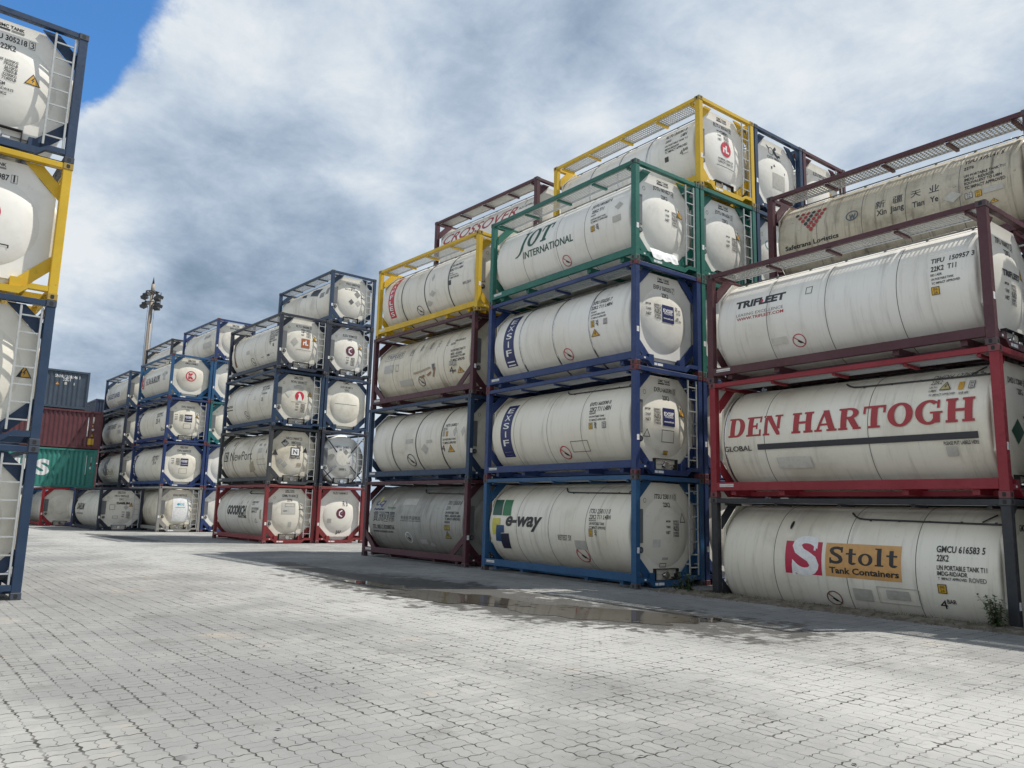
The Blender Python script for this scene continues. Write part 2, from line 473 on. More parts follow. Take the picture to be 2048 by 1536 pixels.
def marks_to_pieces(d):
    """one decal entry -> list of (paint, pieces)"""
    k = d[0]
    opt = d[-1] if isinstance(d[-1], dict) else {}
    if k == 'p':
        return [(d[1], [poly(d[2])])]
    if k in ('t', 'serif', 'stack'):
        s, paint, bx = d[1], d[2], list(d[3])
        if k == 't':
            plain = 'b' not in opt and 'sh' not in opt and ord(s[0]) < 256
            pc = [text2d(s, opt.get('b', 0.022 if plain and len(s) > 1 else (0.006 if ord(s[0]) > 256 else 0.0)), opt.get('sh', 0.0))]
            xs = [v[0] for v in pc[0][0]]; ys = [v[1] for v in pc[0][0]]
            nat = (bx[2] - bx[0]) * (max(ys) - min(ys)) / (max(xs) - min(xs))
            if plain and len(s) > 1:                      # stencilled marks are tall and narrow
                bx[3] = bx[1] + min(max(bx[3] - bx[1], 1.22 * nat), 1.7 * nat, opt.get('max', 9))
            elif bx[3] - bx[1] < 0.8 * nat:
                bx[3] = bx[1] + 0.8 * nat
            return [(paint, fit(pc, bx))]
        if k == 'serif':
            return [(paint, fit(serif2d(s, opt.get('sh', 0.0)), bx))]
        n = len(s); res = []
        h = (bx[3] - bx[1]) / n
        for i, ch in enumerate(s):
            yb = bx[3] - (i + 1) * h + h * 0.14
            w = bx[2] - bx[0]
            x0, x1 = (bx[0] + w * .12, bx[2] - w * .12) if ch != 'I' else (bx[0] + w * .42, bx[2] - w * .42)
            res += fit([text2d(ch, 0.01)], (x0, yb, x1, yb + h * 0.72))
        return [(paint, res)]
    paint, bx = d[1], d[2]
    x0, y0, x1, y1 = min(bx[0], bx[2]), min(bx[1], bx[3]), max(bx[0], bx[2]), max(bx[1], bx[3])
    cx, cy, rx, ry = (x0 + x1) / 2, (y0 + y1) / 2, (x1 - x0) / 2, (y1 - y0) / 2
    if k == 'r':
        return [(paint, [q4(x0, y0, x1, y1)])]
    if k == 'rect':
        w = opt.get('w', 0.014)
        return [(paint, [q4(x0, y0, x1, y0 + w), q4(x0, y1 - w, x1, y1), q4(x0, y0 + w, x0 + w, y1 - w), q4(x1 - w, y0 + w, x1, y1 - w)])]
    if k == 'ell':
        return [(paint, [disc(cx, cy, rx, ry)])]
    if k == 'ring':
        w = min(rx, ry) * 0.18
        return [(paint, [arc(cx, cy, rx, ry, 0, 360, w, w)])]
    if k == 'dia':
        return [(paint, [poly([(cx, y0), (x1, cy), (cx, y1), (x0, cy)])])]
    if k == 'no':
        r_ = (rx + ry) / 2 * 0.96
        w = r_ * 0.13
        a = R(-40)
        ux, uy = math.cos(a), math.sin(a); nx, ny = -uy * w / 2, ux * w / 2
        bar = poly([(cx - ux * r_ * .9 + nx, cy - uy * r_ * .9 + ny), (cx - ux * r_ * .9 - nx, cy - uy * r_ * .9 - ny), (cx + ux * r_ * .9 - nx, cy + uy * r_ * .9 - ny), (cx + ux * r_ * .9 + nx, cy + uy * r_ * .9 + ny)])
        blob = poly([(cx - r_ * .3, cy - r_ * .02), (cx - r_ * .05, cy + r_ * .12), (cx + r_ * .45, cy - r_ * .25), (cx + r_ * .5, cy - r_ * .42), (cx + r_ * .1, cy - r_ * .4)])
        return [(paint, [arc(cx, cy, r_, r_, 0, 360, w, w)]), (paint, [bar]), ('black' if paint != 'black' else 'dark', [blob])]
    if k == 'tri':
        if paint == 'ghost' or paint == 'open':
            c2 = 'dark' if paint == 'open' else 'grey'
            w = rx * .16
            return [(c2, [poly([(x0, y0), (x0 + w, y0), (cx + w * .3, y1 - w), (cx, y1)]), poly([(x1, y0), (x1 - w, y0), (cx - w * .3, y1 - w), (cx, y1)]), q4(x0 + w, y0, x1 - w, y0 + w)])]
        bolt = poly([(cx + rx * .1, cy + ry * .35), (cx - rx * .25, cy - ry * .3), (cx, cy - ry * .24), (cx - rx * .1, cy - ry * .75), (cx + rx * .22, cy - ry * .1), (cx, cy - ry * .16), (cx + rx * .24, cy + ry * .3)])
        fc = paint if paint != 'black' else 'dark'
        return [('black', [poly([(x0, y0), (x1, y0), (cx, y1)])]), (fc, [poly([(x0 + rx * .2, y0 + ry * .13), (x1 - rx * .2, y0 + ry * .13), (cx, y1 - ry * .28)])]), ('black', [bolt])]
    if k == 'uic':
        w = min(rx, ry) * .16
        out = [('black', [q4(x0, y0, x1, y1)]), (paint, [q4(x0 + w, y0 + w, x1 - w, y1 - w)])]
        out.append(('black', fit([text2d('8')], (cx - rx * .5, cy + ry * .1, cx - rx * .05, y1 - ry * .3)) + fit([text2d('6')], (cx + rx * .05, cy + ry * .1, cx + rx * .5, y1 - ry * .3)) + fit([text2d('26')], (cx - rx * .5, y0 + ry * .28, cx + rx * .5, cy - ry * .1))))
        return out
    raise ValueError(k)


def lay_marks(bm, slots, pieces_by_paint, mapfn, step_u, step_v, base=0.003, lift=0.00035):
    """lay flat marks on a curved skin: cut them along a grid, then bend them with mapfn(u, v, height)"""
    layer = 0
    for paint, pieces in pieces_by_paint:
        mat = 'paint_' + paint
        if mat not in slots: slots.append(mat)
        mi = slots.index(mat)
        for vs_, fs in pieces:
            tmp = bmesh.new()
            tv = [tmp.verts.new((v[0], v[1], 0)) for v in vs_]
            for f in fs:
                try: tmp.faces.new([tv[i] for i in f])
                except ValueError: pass
            for ax, stp in ((0, step_u), (1, step_v)):
                if not stp: continue
                lo = min(v.co[ax] for v in tmp.verts); hi = max(v.co[ax] for v in tmp.verts)
                if hi - lo < stp: continue
                no = (1, 0, 0) if ax == 0 else (0, 1, 0)
                k = math.ceil(lo / stp + 1e-4)
                while k * stp < hi - 1e-4:
                    co = (k * stp, 0, 0) if ax == 0 else (0, k * stp, 0)
                    bmesh.ops.bisect_plane(tmp, geom=tmp.verts[:] + tmp.edges[:] + tmp.faces[:], dist=1e-5, plane_co=co, plane_no=no)
                    k += 1
            h = base + lift * layer
            idx = {}
            for v in tmp.verts:
                idx[v] = bm.verts.new(mapfn(v.co.x, v.co.y, h))
            for f in tmp.faces:
                try:
                    nf = bm.faces.new([idx[v] for v in f.verts])
                    nf.material_index = mi
                except ValueError: pass
            tmp.free()
            layer += 1

# lettering and marks on the barrels: x along the barrel, height round the barrel from its waist
DECALS = {
 ('M', 0, 0): [('t', 'ITSU 258111 0', 'black', (-1.665, 0.393, -0.945, 0.518)),
  ('t', '22K2 T11 L4BN', 'black', (-1.639, 0.255, -0.898, 0.396)),
  ('t', 'RID/ADR', 'dark', (-1.627, 0.199, -1.38, 0.25)),
  ('t', 'UN PORTABLE TANK', 'dark', (-1.613, 0.11, -1.083, 0.185)),
  ('t', 'TC IMPACT APPROVED', 'dark', (-1.607, 0.012, -1.025, 0.095)),
  ('uic', 'yellow', (-1.618, -0.17, -1.478, 0.016)),
  ('t', '25', 'dark', (-1.431, -0.07, -1.334, -0.001)),
  ('t', '4', 'dark', (-1.415, -0.156, -1.336, -0.088)),
  ('no', 'red', (-2.284, -0.856, -1.708, -0.489)),
  ('p', 'dkgreen', [(-5.64, 0.273), (-5.206, 0.275), (-5.353, 0.754), (-5.735, 0.752)]),
  ('p', 'green2', [(-5.171, 0.27), (-4.792, 0.271), (-4.922, 0.748), (-5.299, 0.754)]),
  ('p', 'yellow2', [(-5.612, -0.268), (-5.445, -0.255), (-5.42, 0.007), (-5.226, 0.019), (-5.256, 0.197), (-5.612, 0.182)]),
  ('p', 'blue2', [(-5.504, -0.45), (-5.271, -0.46), (-5.219, -0.208), (-5.059, -0.202), (-5.055, 0.005), (-5.398, 0.002)]),
  ('p', 'navy2', [(-5.272, -0.666), (-4.908, -0.659), (-4.851, -0.213), (-5.212, -0.227), (-5.271, -0.46)]),
  ('t', 'e-way', 'black', (-4.986, -0.137, -3.416, 0.262), {'sh': 0.28, 'b': 0.03}),
  ('t', 'RETEST 5Y', 'grey', (-2.775, -0.305, -2.258, -0.077)),
  ('r', 'ghost', (-2.167, -0.515, -1.77, -0.283)),
  ('seam', 'line', [-4.5, -3.15, -1.75])],
 ('M', 0, 1): [('r', 'navy', (-5.344, -0.722, -4.848, 0.895)),
  ('stack', 'EXSIF', 'white', (-5.267, -0.412, -4.923, 0.807)),
  ('r', 'white', (-5.267, -0.561, -4.923, -0.564)),
  ('r', 'white', (-5.267, -0.66, -4.923, -0.662)),
  ('t', 'EXFU 665590 0', 'black', (-1.711, 0.47, -0.966, 0.582)),
  ('t', '22K2 T11 L4BN', 'black', (-1.669, 0.308, -0.918, 0.434)),
  ('t', 'RID/ADR', 'dark', (-1.651, 0.24, -1.427, 0.268)),
  ('t', 'UN PORTABLE TANK', 'dark', (-1.651, 0.151, -1.103, 0.181)),
  ('t', 'TC IMPACT APPROVED', 'dark', (-1.642, 0.063, -1.045, 0.102)),
  ('uic', 'yellow', (-1.645, -0.132, -1.508, 0.03)),
  ('t', '26', 'dark', (-1.458, -0.048, -1.36, 0.019)),
  ('t', '4', 'dark', (-1.448, -0.134, -1.362, -0.072)),
  ('uic', 'plate', (-1.174, -0.135, -1.032, 0.022)),
  ('rect', 'dark', (-2.401, -0.695, -1.753, -0.391)),
  ('no', 'red', (-2.988, -0.837, -2.438, -0.555)),
  ('seam', 'line', [-4.72, -3.28, -1.95])],
 ('M', 0, 2): [('r', 'navy', (-5.321, -0.697, -4.828, 0.959)),
  ('stack', 'EXSIF', 'white', (-5.242, -0.404, -4.905, 0.857)),
  ('r', 'white', (-5.242, -0.521, -4.905, -0.557)),
  ('r', 'white', (-5.242, -0.626, -4.905, -0.662)),
  ('t', 'EXFU 550235 7', 'black', (-1.684, 0.493, -0.955, 0.614)),
  ('t', '22K2 T11 L4BN', 'black', (-1.645, 0.346, -0.892, 0.433)),
  ('t', 'RID/ADR', 'dark', (-1.618, 0.249, -1.42, 0.266)),
  ('t', 'UN PORTABLE TANK', 'dark', (-1.61, 0.166, -1.095, 0.207)),
  ('t', 'TC IMPACT APPROVED', 'dark', (-1.6, 0.084, -1.058, 0.127)),
  ('uic', 'yellow', (-1.601, -0.124, -1.471, 0.048)),
  ('t', '25', 'dark', (-1.421, -0.062, -1.32, 0.021)),
  ('t', '4', 'dark', (-1.392, -0.125, -1.321, -0.067)),
  ('uic', 'plate', (-1.145, -0.116, -1.011, 0.029)),
  ('tri', 'amber', (-1.627, -0.368, -1.307, -0.175)),
  ('no', 'red', (-2.898, -0.788, -2.389, -0.559)),
  ('seam', 'band', [-4.54, -3.09, -1.67])],
 ('M', 0, 3): [('serif', 'JOT', 'dkgreen', (-4.849, -0.094, -3.226, 0.692), {'sh': 0.3}),
  ('t', 'INTERNATIONAL', 'dkgreen', (-4.462, -0.198, -2.336, 0.013), {'b': 0.02}),
  ('t', 'JOTU 001827 4', 'black', (-1.715, 0.51, -0.983, 0.65)),
  ('t', '22K2 T11', 'black', (-1.653, 0.351, -1.21, 0.417)),
  ('t', 'RID/ADR', 'dark', (-1.659, 0.262, -1.473, 0.271)),
  ('t', 'UN PORTABLE TANK', 'dark', (-1.648, 0.142, -1.086, 0.177)),
  ('t', 'TC IMPACT APPROVED', 'dark', (-1.64, 0.065, -1.015, 0.081)),
  ('uic', 'yellow', (-1.635, -0.161, -1.487, -0.011)),
  ('t', '25', 'dark', (-1.441, -0.091, -1.345, -0.02)),
  ('t', '4', 'dark', (-1.417, -0.164, -1.33, -0.1)),
  ('dia', 'ghost', (-0.787, 0.166, -0.491, 0.395)),
  ('r', 'ghost', (-0.829, -0.14, -0.541, 0.023)),
  ('no', 'red', (-2.989, -0.75, -2.501, -0.553)),
  ('seam', 'line', [-4.49, -3.02, -1.88])],
 ('M', 1, 4): [('r', 'red', (-5.453, 0.426, -5.444, 1.149)),
  ('stack', 'LR', 'white', (-5.391, 0.47, -5.399, 0.958)),
  ('t', 'RLTU 203361 8', 'black', (-1.353, 0.578, -0.594, 0.763)),
  ('t', '22K2', 'black', (-1.303, 0.4, -1.096, 0.462)),
  ('t', 'L4BN', 'black', (-0.745, 0.388, -0.536, 0.513)),
  ('t', 'UN PORTABLE TANK T11', 'black', (-1.286, 0.243, -0.472, 0.294)),
  ('t', 'IMDG-RID/ADR', 'black', (-1.271, 0.131, -0.762, 0.16)),
  ('t', 'TC IMPACT APPROVED', 'black', (-1.266, 0.037, -0.465, 0.093)),
  ('t', '4', 'black', (-0.729, -0.185, -0.621, -0.043)),
  ('t', 'BAR', 'dark', (-0.608, -0.106, -0.437, -0.064)),
  ('r', 'dark', (-1.271, -0.205, -1.134, -0.06)),
  ('t', 'MAX WORKING', 'dark', (-0.618, -0.187, -0.447, -0.173)),
  ('seam', 'band', [-4.36, -3.11, -1.97])],
 ('R', 0, 0): [('r', 'red3', (-4.238, -0.194, -3.433, 0.455)),
  ('t', 'S', 'white', (-4.083, -0.22, -3.497, 0.471), {'b': 0.03}),
  ('r', 'white', (-3.611, 0.28, -3.568, 0.46)),
  ('r', 'white', (-4.084, -0.228, -4.014, 0.003)),
  ('r', 'orange', (-3.354, -0.192, -1.877, 0.452)),
  ('serif', 'Stolt', 'black', (-3.272, 0.052, -1.941, 0.387)),
  ('t', 'Tank Containers', 'black', (-3.271, -0.127, -1.92, -0.038), {'b': 0.03}),
  ('t', 'GMCU 616583 5', 'black', (-1.271, 0.377, -0.482, 0.504)),
  ('t', '22K2', 'black', (-1.257, 0.225, -1.058, 0.339)),
  ('t', 'UN PORTABLE TANK T11', 'black', (-1.254, 0.076, -0.446, 0.16)),
  ('t', 'IMDG-RID/ADR', 'black', (-1.252, -0.016, -0.756, 0.072)),
  ('t', 'T  IMPACT APPROVED', 'dark', (-1.242, -0.089, -0.769, -0.041)),
  ('t', 'ROVED', 'grey', (-0.738, -0.097, -0.463, -0.022)),
  ('uic', 'yellow', (-1.265, -0.323, -1.116, -0.162)),
  ('t', '4', 'black', (-1.275, -0.603, -1.157, -0.441)),
  ('t', 'BAR', 'dark', (-1.148, -0.496, -0.994, -0.44)),
  ('ell', 'black', (-4.245, 0.713, -4.179, 0.929)),
  ('no', 'brown', (-3.466, -0.775, -3.078, -0.494)),
  ('r', 'ghost', (-2.841, -0.616, -2.483, -0.377)),
  ('r', 'ghost', (-2.198, -0.521, -1.783, -0.351)),
  ('rect', 'ghost', (-2.368, -0.62, -1.591, -0.298)),
  ('seam', 'line', [-4.5, -2.93, -1.62])],
 ('R', 0, 1): [('serif', 'DEN HARTOGH', 'red2', (-5.57, 0.02, -0.464, 0.486)),
  ('r', 'char', (-4.823, -0.26, -0.432, -0.141)),
  ('t', 'GLOBAL', 'black', (-5.68, -0.271, -4.974, -0.158), {'b': 0.01}),
  ('t', 'PLEASE PUT LABELS HERE', 'dark', (-1.016, -0.355, -0.438, -0.29)),
  ('t', 'DHDU 127689 9', 'black', (-1.283, 0.97, -0.44, 1.1), {'sh': 0.2}),
  ('t', '22K2', 'black', (-1.286, 0.833, -1.083, 0.931), {'sh': 0.2}),
  ('t', 'UN T11', 'dark', (-1.283, 0.734, -1.154, 0.782)),
  ('t', 'L4BN', 'dark', (-1.28, 0.652, -1.156, 0.698)),
  ('tri', 'yellowp', (-1.105, 0.673, -0.898, 0.881)),
  ('r', 'amber', (-0.781, 0.654, -0.689, 0.829)),
  ('uic', 'plate', (-0.609, 0.656, -0.51, 0.833)),
  ('t', 'TC IMPACT APPROVED', 'dark', (-1.267, 0.557, -0.81, 0.599)),
  ('t', 'AAR 600', 'dark', (-0.758, 0.544, -0.591, 0.596)),
  ('r', 'ghost2', (-4.406, -0.691, -3.626, -0.442)),
  ('r', 'ghost', (-0.991, -0.556, -0.811, -0.383)),
  ('seam', 'line', [-4.65, -2.37]),
  ('seam', 'band', [-5.88])],
 ('R', 0, 2): [('t', 'TRIFLEET', 'char', (-5.319, 0.348, -4.053, 0.474), {'b': 0.05}),
  ('ell', 'red', (-4.663, 0.39, -4.602, 0.479)),
  ('t', 'LEASING EXCELLENCE', 'grey2', (-5.266, 0.149, -4.079, 0.212), {'b': 0.0}),
  ('t', 'WWW.TRIFLEET.COM', 'red2', (-5.247, 0.049, -4.064, 0.115), {'b': 0.02}),
  ('rect', 'dark', (-3.568, 0.348, -3.421, 0.522)),
  ('t', 'TIFU  150957 3', 'black', (-1.029, 0.388, -0.285, 0.498)),
  ('t', '22K2  T11', 'black', (-1.019, 0.222, -0.574, 0.326)),
  ('t', 'RID / ADR', 'dark', (-1.019, 0.129, -0.82, 0.177)),
  ('t', 'UN PORTABLE TANK', 'dark', (-1.01, 0.048, -0.62, 0.092)),
  ('t', 'TC IMPACT APPROVED', 'dark', (-1.004, -0.027, -0.515, 0.013)),
  ('uic', 'yellow', (-1.018, -0.22, -0.874, -0.07)),
  ('no', 'red', (-4.003, -0.73, -3.603, -0.499)),
  ('r', 'ghost2', (-4.449, -0.632, -4.06, -0.465)),
  ('seam', 'line', [-4.48, -3.11, -1.65])],
 ('R', 1, 3): [('t', '新', 'char', (-3.254, 0.163, -3.025, 0.353)),
  ('t', '疆', 'char', (-2.853, 0.167, -2.626, 0.352)),
  ('t', '天', 'char', (-2.448, 0.179, -2.227, 0.341)),
  ('t', '业', 'char', (-2.054, 0.166, -1.84, 0.349)),
  ('t', 'Xin  Jiang', 'char', (-3.215, -0.058, -2.597, 0.016)),
  ('t', 'Tian   Ye', 'char', (-2.41, -0.064, -1.865, 0.031)),
  ('t', 'Safetrans Logistics', 'black', (-5.585, -0.283, -4.162, -0.164), {'b': 0.03}),
  ('t', 'TIFU 375141 5', 'black', (-1.377, 0.662, -0.61, 0.779)),
  ('t', '22T6', 'black', (-1.356, 0.475, -1.161, 0.556)),
  ('t', 'UN PORTABLE TANK T11', 'black', (-1.342, 0.285, -0.553, 0.348)),
  ('t', 'IMDG - RID/ADR', 'black', (-1.332, 0.187, -0.756, 0.248)),
  ('t', 'EQUIVALENT TO L4BN', 'black', (-1.33, 0.095, -0.615, 0.173)),
  ('t', 'TC IMPACT APPROVED', 'black', (-1.327, 0.002, -0.553, 0.073)),
  ('uic', 'plate', (-1.335, -0.199, -1.188, -0.077)),
  ('uic', 'yellow', (-1.139, -0.213, -1.012, -0.078)),
  ('ring', 'steelb', (-3.959, 0.058, -3.655, 0.305)),
  ('t', 'W', 'steelb', (-3.876, 0.078, -3.72, 0.211), {'b': 0.04}),
  ('dia', 'ghost', (-1.765, -0.192, -1.389, 0.058)),
  ('r', 'ghost', (-0.975, -0.181, -0.599, -0.075)),
  ('tri', 'amber', (-0.901, -0.408, -0.721, -0.32)),
  ('seam', 'line', [-4.71, -3.58, -2.57, -1.44]),
  ('ell', 'char', (-5.375, 0.642, -5.275, 0.742)),
  ('ell', 'red2', (-5.22, 0.63, -5.12, 0.73)),
  ('ell', 'red2', (-5.068, 0.618, -4.968, 0.718)),
  ('ell', 'char', (-4.917, 0.606, -4.817, 0.706)),
  ('ell', 'red2', (-4.769, 0.595, -4.669, 0.695)),
  ('ell', 'red2', (-4.622, 0.584, -4.522, 0.684)),
  ('ell', 'red2', (-5.26, 0.506, -5.16, 0.606)),
  ('ell', 'red2', (-5.109, 0.496, -5.009, 0.596)),
  ('ell', 'char', (-4.959, 0.487, -4.859, 0.587)),
  ('ell', 'red2', (-4.812, 0.478, -4.712, 0.578)),
  ('ell', 'red2', (-4.666, 0.468, -4.566, 0.568)),
  ('ell', 'red2', (-5.16, 0.388, -5.06, 0.488)),
  ('ell', 'char', (-5.01, 0.38, -4.91, 0.48)),
  ('ell', 'red2', (-4.863, 0.372, -4.763, 0.472)),
  ('ell', 'red2', (-4.717, 0.365, -4.617, 0.465)),
  ('ell', 'char', (-5.068, 0.282, -4.968, 0.382)),
  ('ell', 'red2', (-4.921, 0.276, -4.821, 0.376)),
  ('ell', 'red2', (-4.775, 0.269, -4.675, 0.369)),
  ('ell', 'red2', (-4.984, 0.185, -4.884, 0.285)),
  ('ell', 'red2', (-4.838, 0.179, -4.738, 0.279)),
  ('ell', 'red2', (-4.906, 0.093, -4.806, 0.193))],
 ('N', 0, 0): [('t', 'CCJ', 'navy', (-5.462, 0.424, -4.866, 0.624), {'sh': 0.35, 'b': 0.04}),
  ('p', 'yellow2', [(-5.285, 0.62), (-5.193, 0.621), (-5.182, 0.851), (-5.325, 0.837)]),
  ('t', '~~~', 'navy', (-5.465, 0.307, -4.826, 0.382), {'b': 0.05}),
  ('t', '貫洲國際', 'black', (-5.438, -0.064, -4.057, 0.287)),
  ('t', 'Your partner', 'green2', (-4.63, 0.355, -4.118, 0.398)),
  ('t', '专业化学品物流', 'dark', (-3.677, 0.026, -2.522, 0.16)),
  ('t', 'Professional chemical logistics', 'dark', (-3.673, -0.028, -2.494, 0.002)),
  ('t', 'TEL 08512 82088766', 'dark', (-5.462, -0.316, -4.075, -0.176)),
  ('t', 'www.ccjtank.com', 'dark', (-5.475, -0.467, -4.184, -0.378)),
  ('dia', 'ghost', (-4.39, 0.479, -4.256, 0.816)),
  ('r', 'ghost', (-3.732, 0.528, -2.916, 0.774)),
  ('t', 'TIFU 150630 8', 'black', (-1.222, 0.553, -0.509, 0.693), {'sh': 0.2}),
  ('t', '22T6', 'black', (-1.202, 0.398, -0.988, 0.506), {'sh': 0.2}),
  ('t', 'UN PORTABLE TANK', 'black', (-1.185, 0.262, -0.487, 0.339)),
  ('t', 'IMDG - RID/ADR L4BN', 'black', (-1.169, 0.166, -0.387, 0.239)),
  ('t', 'TC IMPACT APPROVED', 'black', (-1.164, 0.07, -0.375, 0.147)),
  ('t', 'RID/ADR', 'black', (-1.161, -0.019, -0.885, 0.038)),
  ('uic', 'olive', (-1.188, -0.235, -0.909, -0.074)),
  ('tri', 'olive', (-1.212, -0.5, -0.876, -0.258)),
  ('no', 'white', (-3.553, -0.718, -3.047, -0.401)),
  ('r', 'silver', (-2.671, -0.767, -2.288, -0.59)),
  ('p', 'silver', [(-2.219, -0.807), (-1.952, -0.835), (-1.921, -0.723), (-2.096, -0.671)])],
 ('N', 0, 1): [('t', 'NETU 260802 1', 'black', (-1.406, 0.387, -0.761, 0.491)),
  ('t', '22T6', 'black', (-1.484, 0.27, -1.272, 0.378)),
  ('uic', 'amber', (-1.301, 0.071, -1.186, 0.235)),
  ('uic', 'plate', (-1.472, 0.08, -1.358, 0.246)),
  ('t', 'UN PORTABLE TANK', 'dark', (-1.448, -0.059, -0.746, 0.002)),
  ('t', 'TC IMPACT APPROVED', 'dark', (-1.456, -0.172, -0.745, -0.095)),
  ('tri', 'amber', (-1.232, -0.429, -0.856, -0.194)),
  ('dia', 'ghost', (-0.939, 0.043, -0.717, 0.387)),
  ('dia', 'ghost', (-0.511, 0.019, -0.308, 0.358)),
  ('dia', 'ghost', (-2.692, -0.45, -2.252, -0.095)),
  ('r', 'ghost', (-2.348, -0.09, -2.036, 0.011)),
  ('r', 'ghost', (-3.578, -0.046, -3.154, 0.094)),
  ('no', 'dark', (-3.728, -0.799, -3.095, -0.459)),
  ('t', '4', 'dark', (-1.528, -0.393, -1.358, -0.269)),
  ('seam', 'dband', [-4.46, -2.98, -1.54])],
 ('N', 0, 2): [('t', 'TRIFLEET', 'grey2', (-5.299, 0.456, -4.224, 0.627), {'b': 0.02}),
  ('rect', 'grey2', (-5.375, 0.397, -4.186, 0.688)),
  ('t', '西', 'grey', (-3.763, 0.39, -3.537, 0.656)),
  ('t', '新', 'grey', (-3.189, 0.492, -3.032, 0.763)),
  ('t', '疆', 'grey', (-2.602, 0.472, -2.496, 0.767)),
  ('t', '天', 'grey', (-2.126, 0.468, -2.026, 0.737)),
  ('t', '业', 'grey', (-1.628, 0.45, -1.539, 0.701)),
  ('t', 'TIFU 375120 3', 'dark', (-1.222, 0.538, -0.668, 0.608)),
  ('t', '22T6', 'dark', (-1.382, 0.436, -1.135, 0.503)),
  ('t', 'UN PORTABLE TANK T11', 'dark', (-1.276, 0.18, -0.513, 0.27)),
  ('t', 'IMDG - RID/ADR', 'dark', (-1.252, 0.064, -0.666, 0.147)),
  ('t', 'EQUIVALENT TO L4BN', 'dark', (-1.244, -0.039, -0.487, 0.052)),
  ('t', 'TC IMPACT APPROVED', 'dark', (-1.25, -0.155, -0.506, -0.053)),
  ('t', '4', 'black', (-1.368, -0.518, -1.176, -0.381)),
  ('t', 'BAR', 'dark', (-1.191, -0.475, -1.029, -0.4)),
  ('uic', 'plate', (-1.319, -0.254, -1.142, -0.114)),
  ('uic', 'plate', (-1.143, -0.276, -0.963, -0.122)),
  ('tri', 'amber', (-0.992, -0.54, -0.614, -0.336)),
  ('no', 'dark', (-3.281, -0.702, -2.767, -0.456)),
  ('rect', 'grey2', (-4.504, -0.076, -4.319, 0.16)),
  ('r', 'ghost', (-5.258, -0.073, -4.681, 0.207)),
  ('p', 'rust', [(-3.083, -0.428), (-2.797, -0.362), (-2.769, -0.431), (-2.97, -0.491)]),
  ('p', 'rust', [(-2.668, -0.393), (-2.382, -0.297), (-2.376, -0.363), (-2.582, -0.453)]),
  ('p', 'rust', [(-2.345, -0.482), (-2.135, -0.184), (-2.084, -0.206), (-2.275, -0.507)]),
  ('p', 'tanstain', [(-3.427, -0.238), (-2.868, -0.206), (-2.435, -0.147), (-2.332, -0.207), (-2.882, -0.27), (-3.33, -0.315)]),
  ('p', 'grey2', [(-2.292, -0.084), (-2.126, -0.074), (-2.178, -0.258), (-2.248, -0.314)]),
  ('r', 'ghost', (-4.334, -0.644, -3.55, -0.424)),
  ('seam', 'line', [-4.72, -3.58, -1.64])],
 ('N', 0, 3): [('r', 'red', (-5.33, -0.641, -4.952, 1.067)),
  ('stack', 'RAFFLES', 'white', (-5.279, -0.599, -5.002, 0.879)),
  ('t', 'RLTU 201348 7', 'black', (-1.693, 0.476, -1.004, 0.574)),
  ('t', '22K2 T11 L4BN', 'black', (-1.624, 0.316, -0.921, 0.412)),
  ('t', 'RID/ADR', 'dark', (-1.585, 0.21, -1.4, 0.253)),
  ('t', 'UN PORTABLE TANK', 'dark', (-1.592, 0.134, -1.14, 0.174)),
  ('t', 'TC IMPACT APPROVED', 'dark', (-1.577, 0.039, -1.074, 0.109)),
  ('r', 'dark', (-1.617, -0.154, -1.48, 0.002)),
  ('dia', 'ghost', (-2.65, 0.173, -2.486, 0.49)),
  ('dia', 'ghost', (-2.744, -0.361, -2.366, -0.123)),
  ('dia', 'ghost', (-3.065, -0.64, -2.625, -0.417)),
  ('no', 'dark', (-3.737, -0.765, -3.203, -0.56)),
  ('t', 'MFG 2019', 'grey', (-0.859, -0.286, -0.443, -0.233)),
  ('seam', 'dband', [-4.44, -3.01, -1.64])],
 ('N', 1, 4): [('t', 'CROSSOVER', 'red2', (-5.558, 0.225, -1.166, 0.35), {'sh': 0.25, 'b': 0.01}),
  ('t', 'SLZU 207498 2', 'dark', (-1.074, 0.449, -0.312, 0.487)),
  ('dia', 'ghost', (-2.224, 0.698, -2.216, 1.181)),
  ('dia', 'ghost', (-2.983, 0.684, -2.852, 0.886)),
  ('uic', 'plate', (-0.856, 0.619, -0.807, 0.865))],
 ('P', 0, 0): [('t', 'GOODRICH', 'black', (-4.44, -0.097, -2.2, 0.356), {'b': 0.06}),
  ('t', 'MARITIME', 'black', (-3.058, -0.228, -2.089, -0.148), {'b': 0.05}),
  ('r', 'ghost', (-3.055, 0.409, -2.863, 0.585)),
  ('r', 'ghost', (-2.344, 0.458, -2.221, 0.589)),
  ('t', 'GRMU 911818 3', 'dark', (-1.738, 0.476, -1.05, 0.576)),
  ('t', '22T6', 'dark', (-1.64, 0.383, -1.417, 0.446)),
  ('t', 'UN PORTABLE', 'dark', (-1.573, 0.167, -0.79, 0.274)),
  ('t', 'IMPACT', 'dark', (-1.52, 0.035, -0.887, 0.121)),
  ('tri', 'ghost', (-1.217, -0.399, -0.87, -0.197)),
  ('r', 'tanstain', (-0.627, -0.229, -0.455, 0.184)),
  ('seam', 'line', [-4.67, -3.19, -1.8])],
 ('P', 0, 1): [('rect', 'char', (-5.416, -0.15, -4.917, 0.318), {'w': 0.06}),
  ('t', 'N', 'char', (-5.26, -0.042, -4.961, 0.19), {'b': 0.02}),
  ('t', 'NewPort', 'char', (-4.618, -0.138, -1.982, 0.284), {'b': 0.0}),
  ('t', 'NRCU L96047 5', 'grey', (-1.847, 0.805, -1.188, 0.839)),
  ('t', '22K2', 'dark', (-1.455, 0.492, -1.214, 0.568)),
  ('t', 'T11', 'dark', (-0.93, 0.443, -0.745, 0.528)),
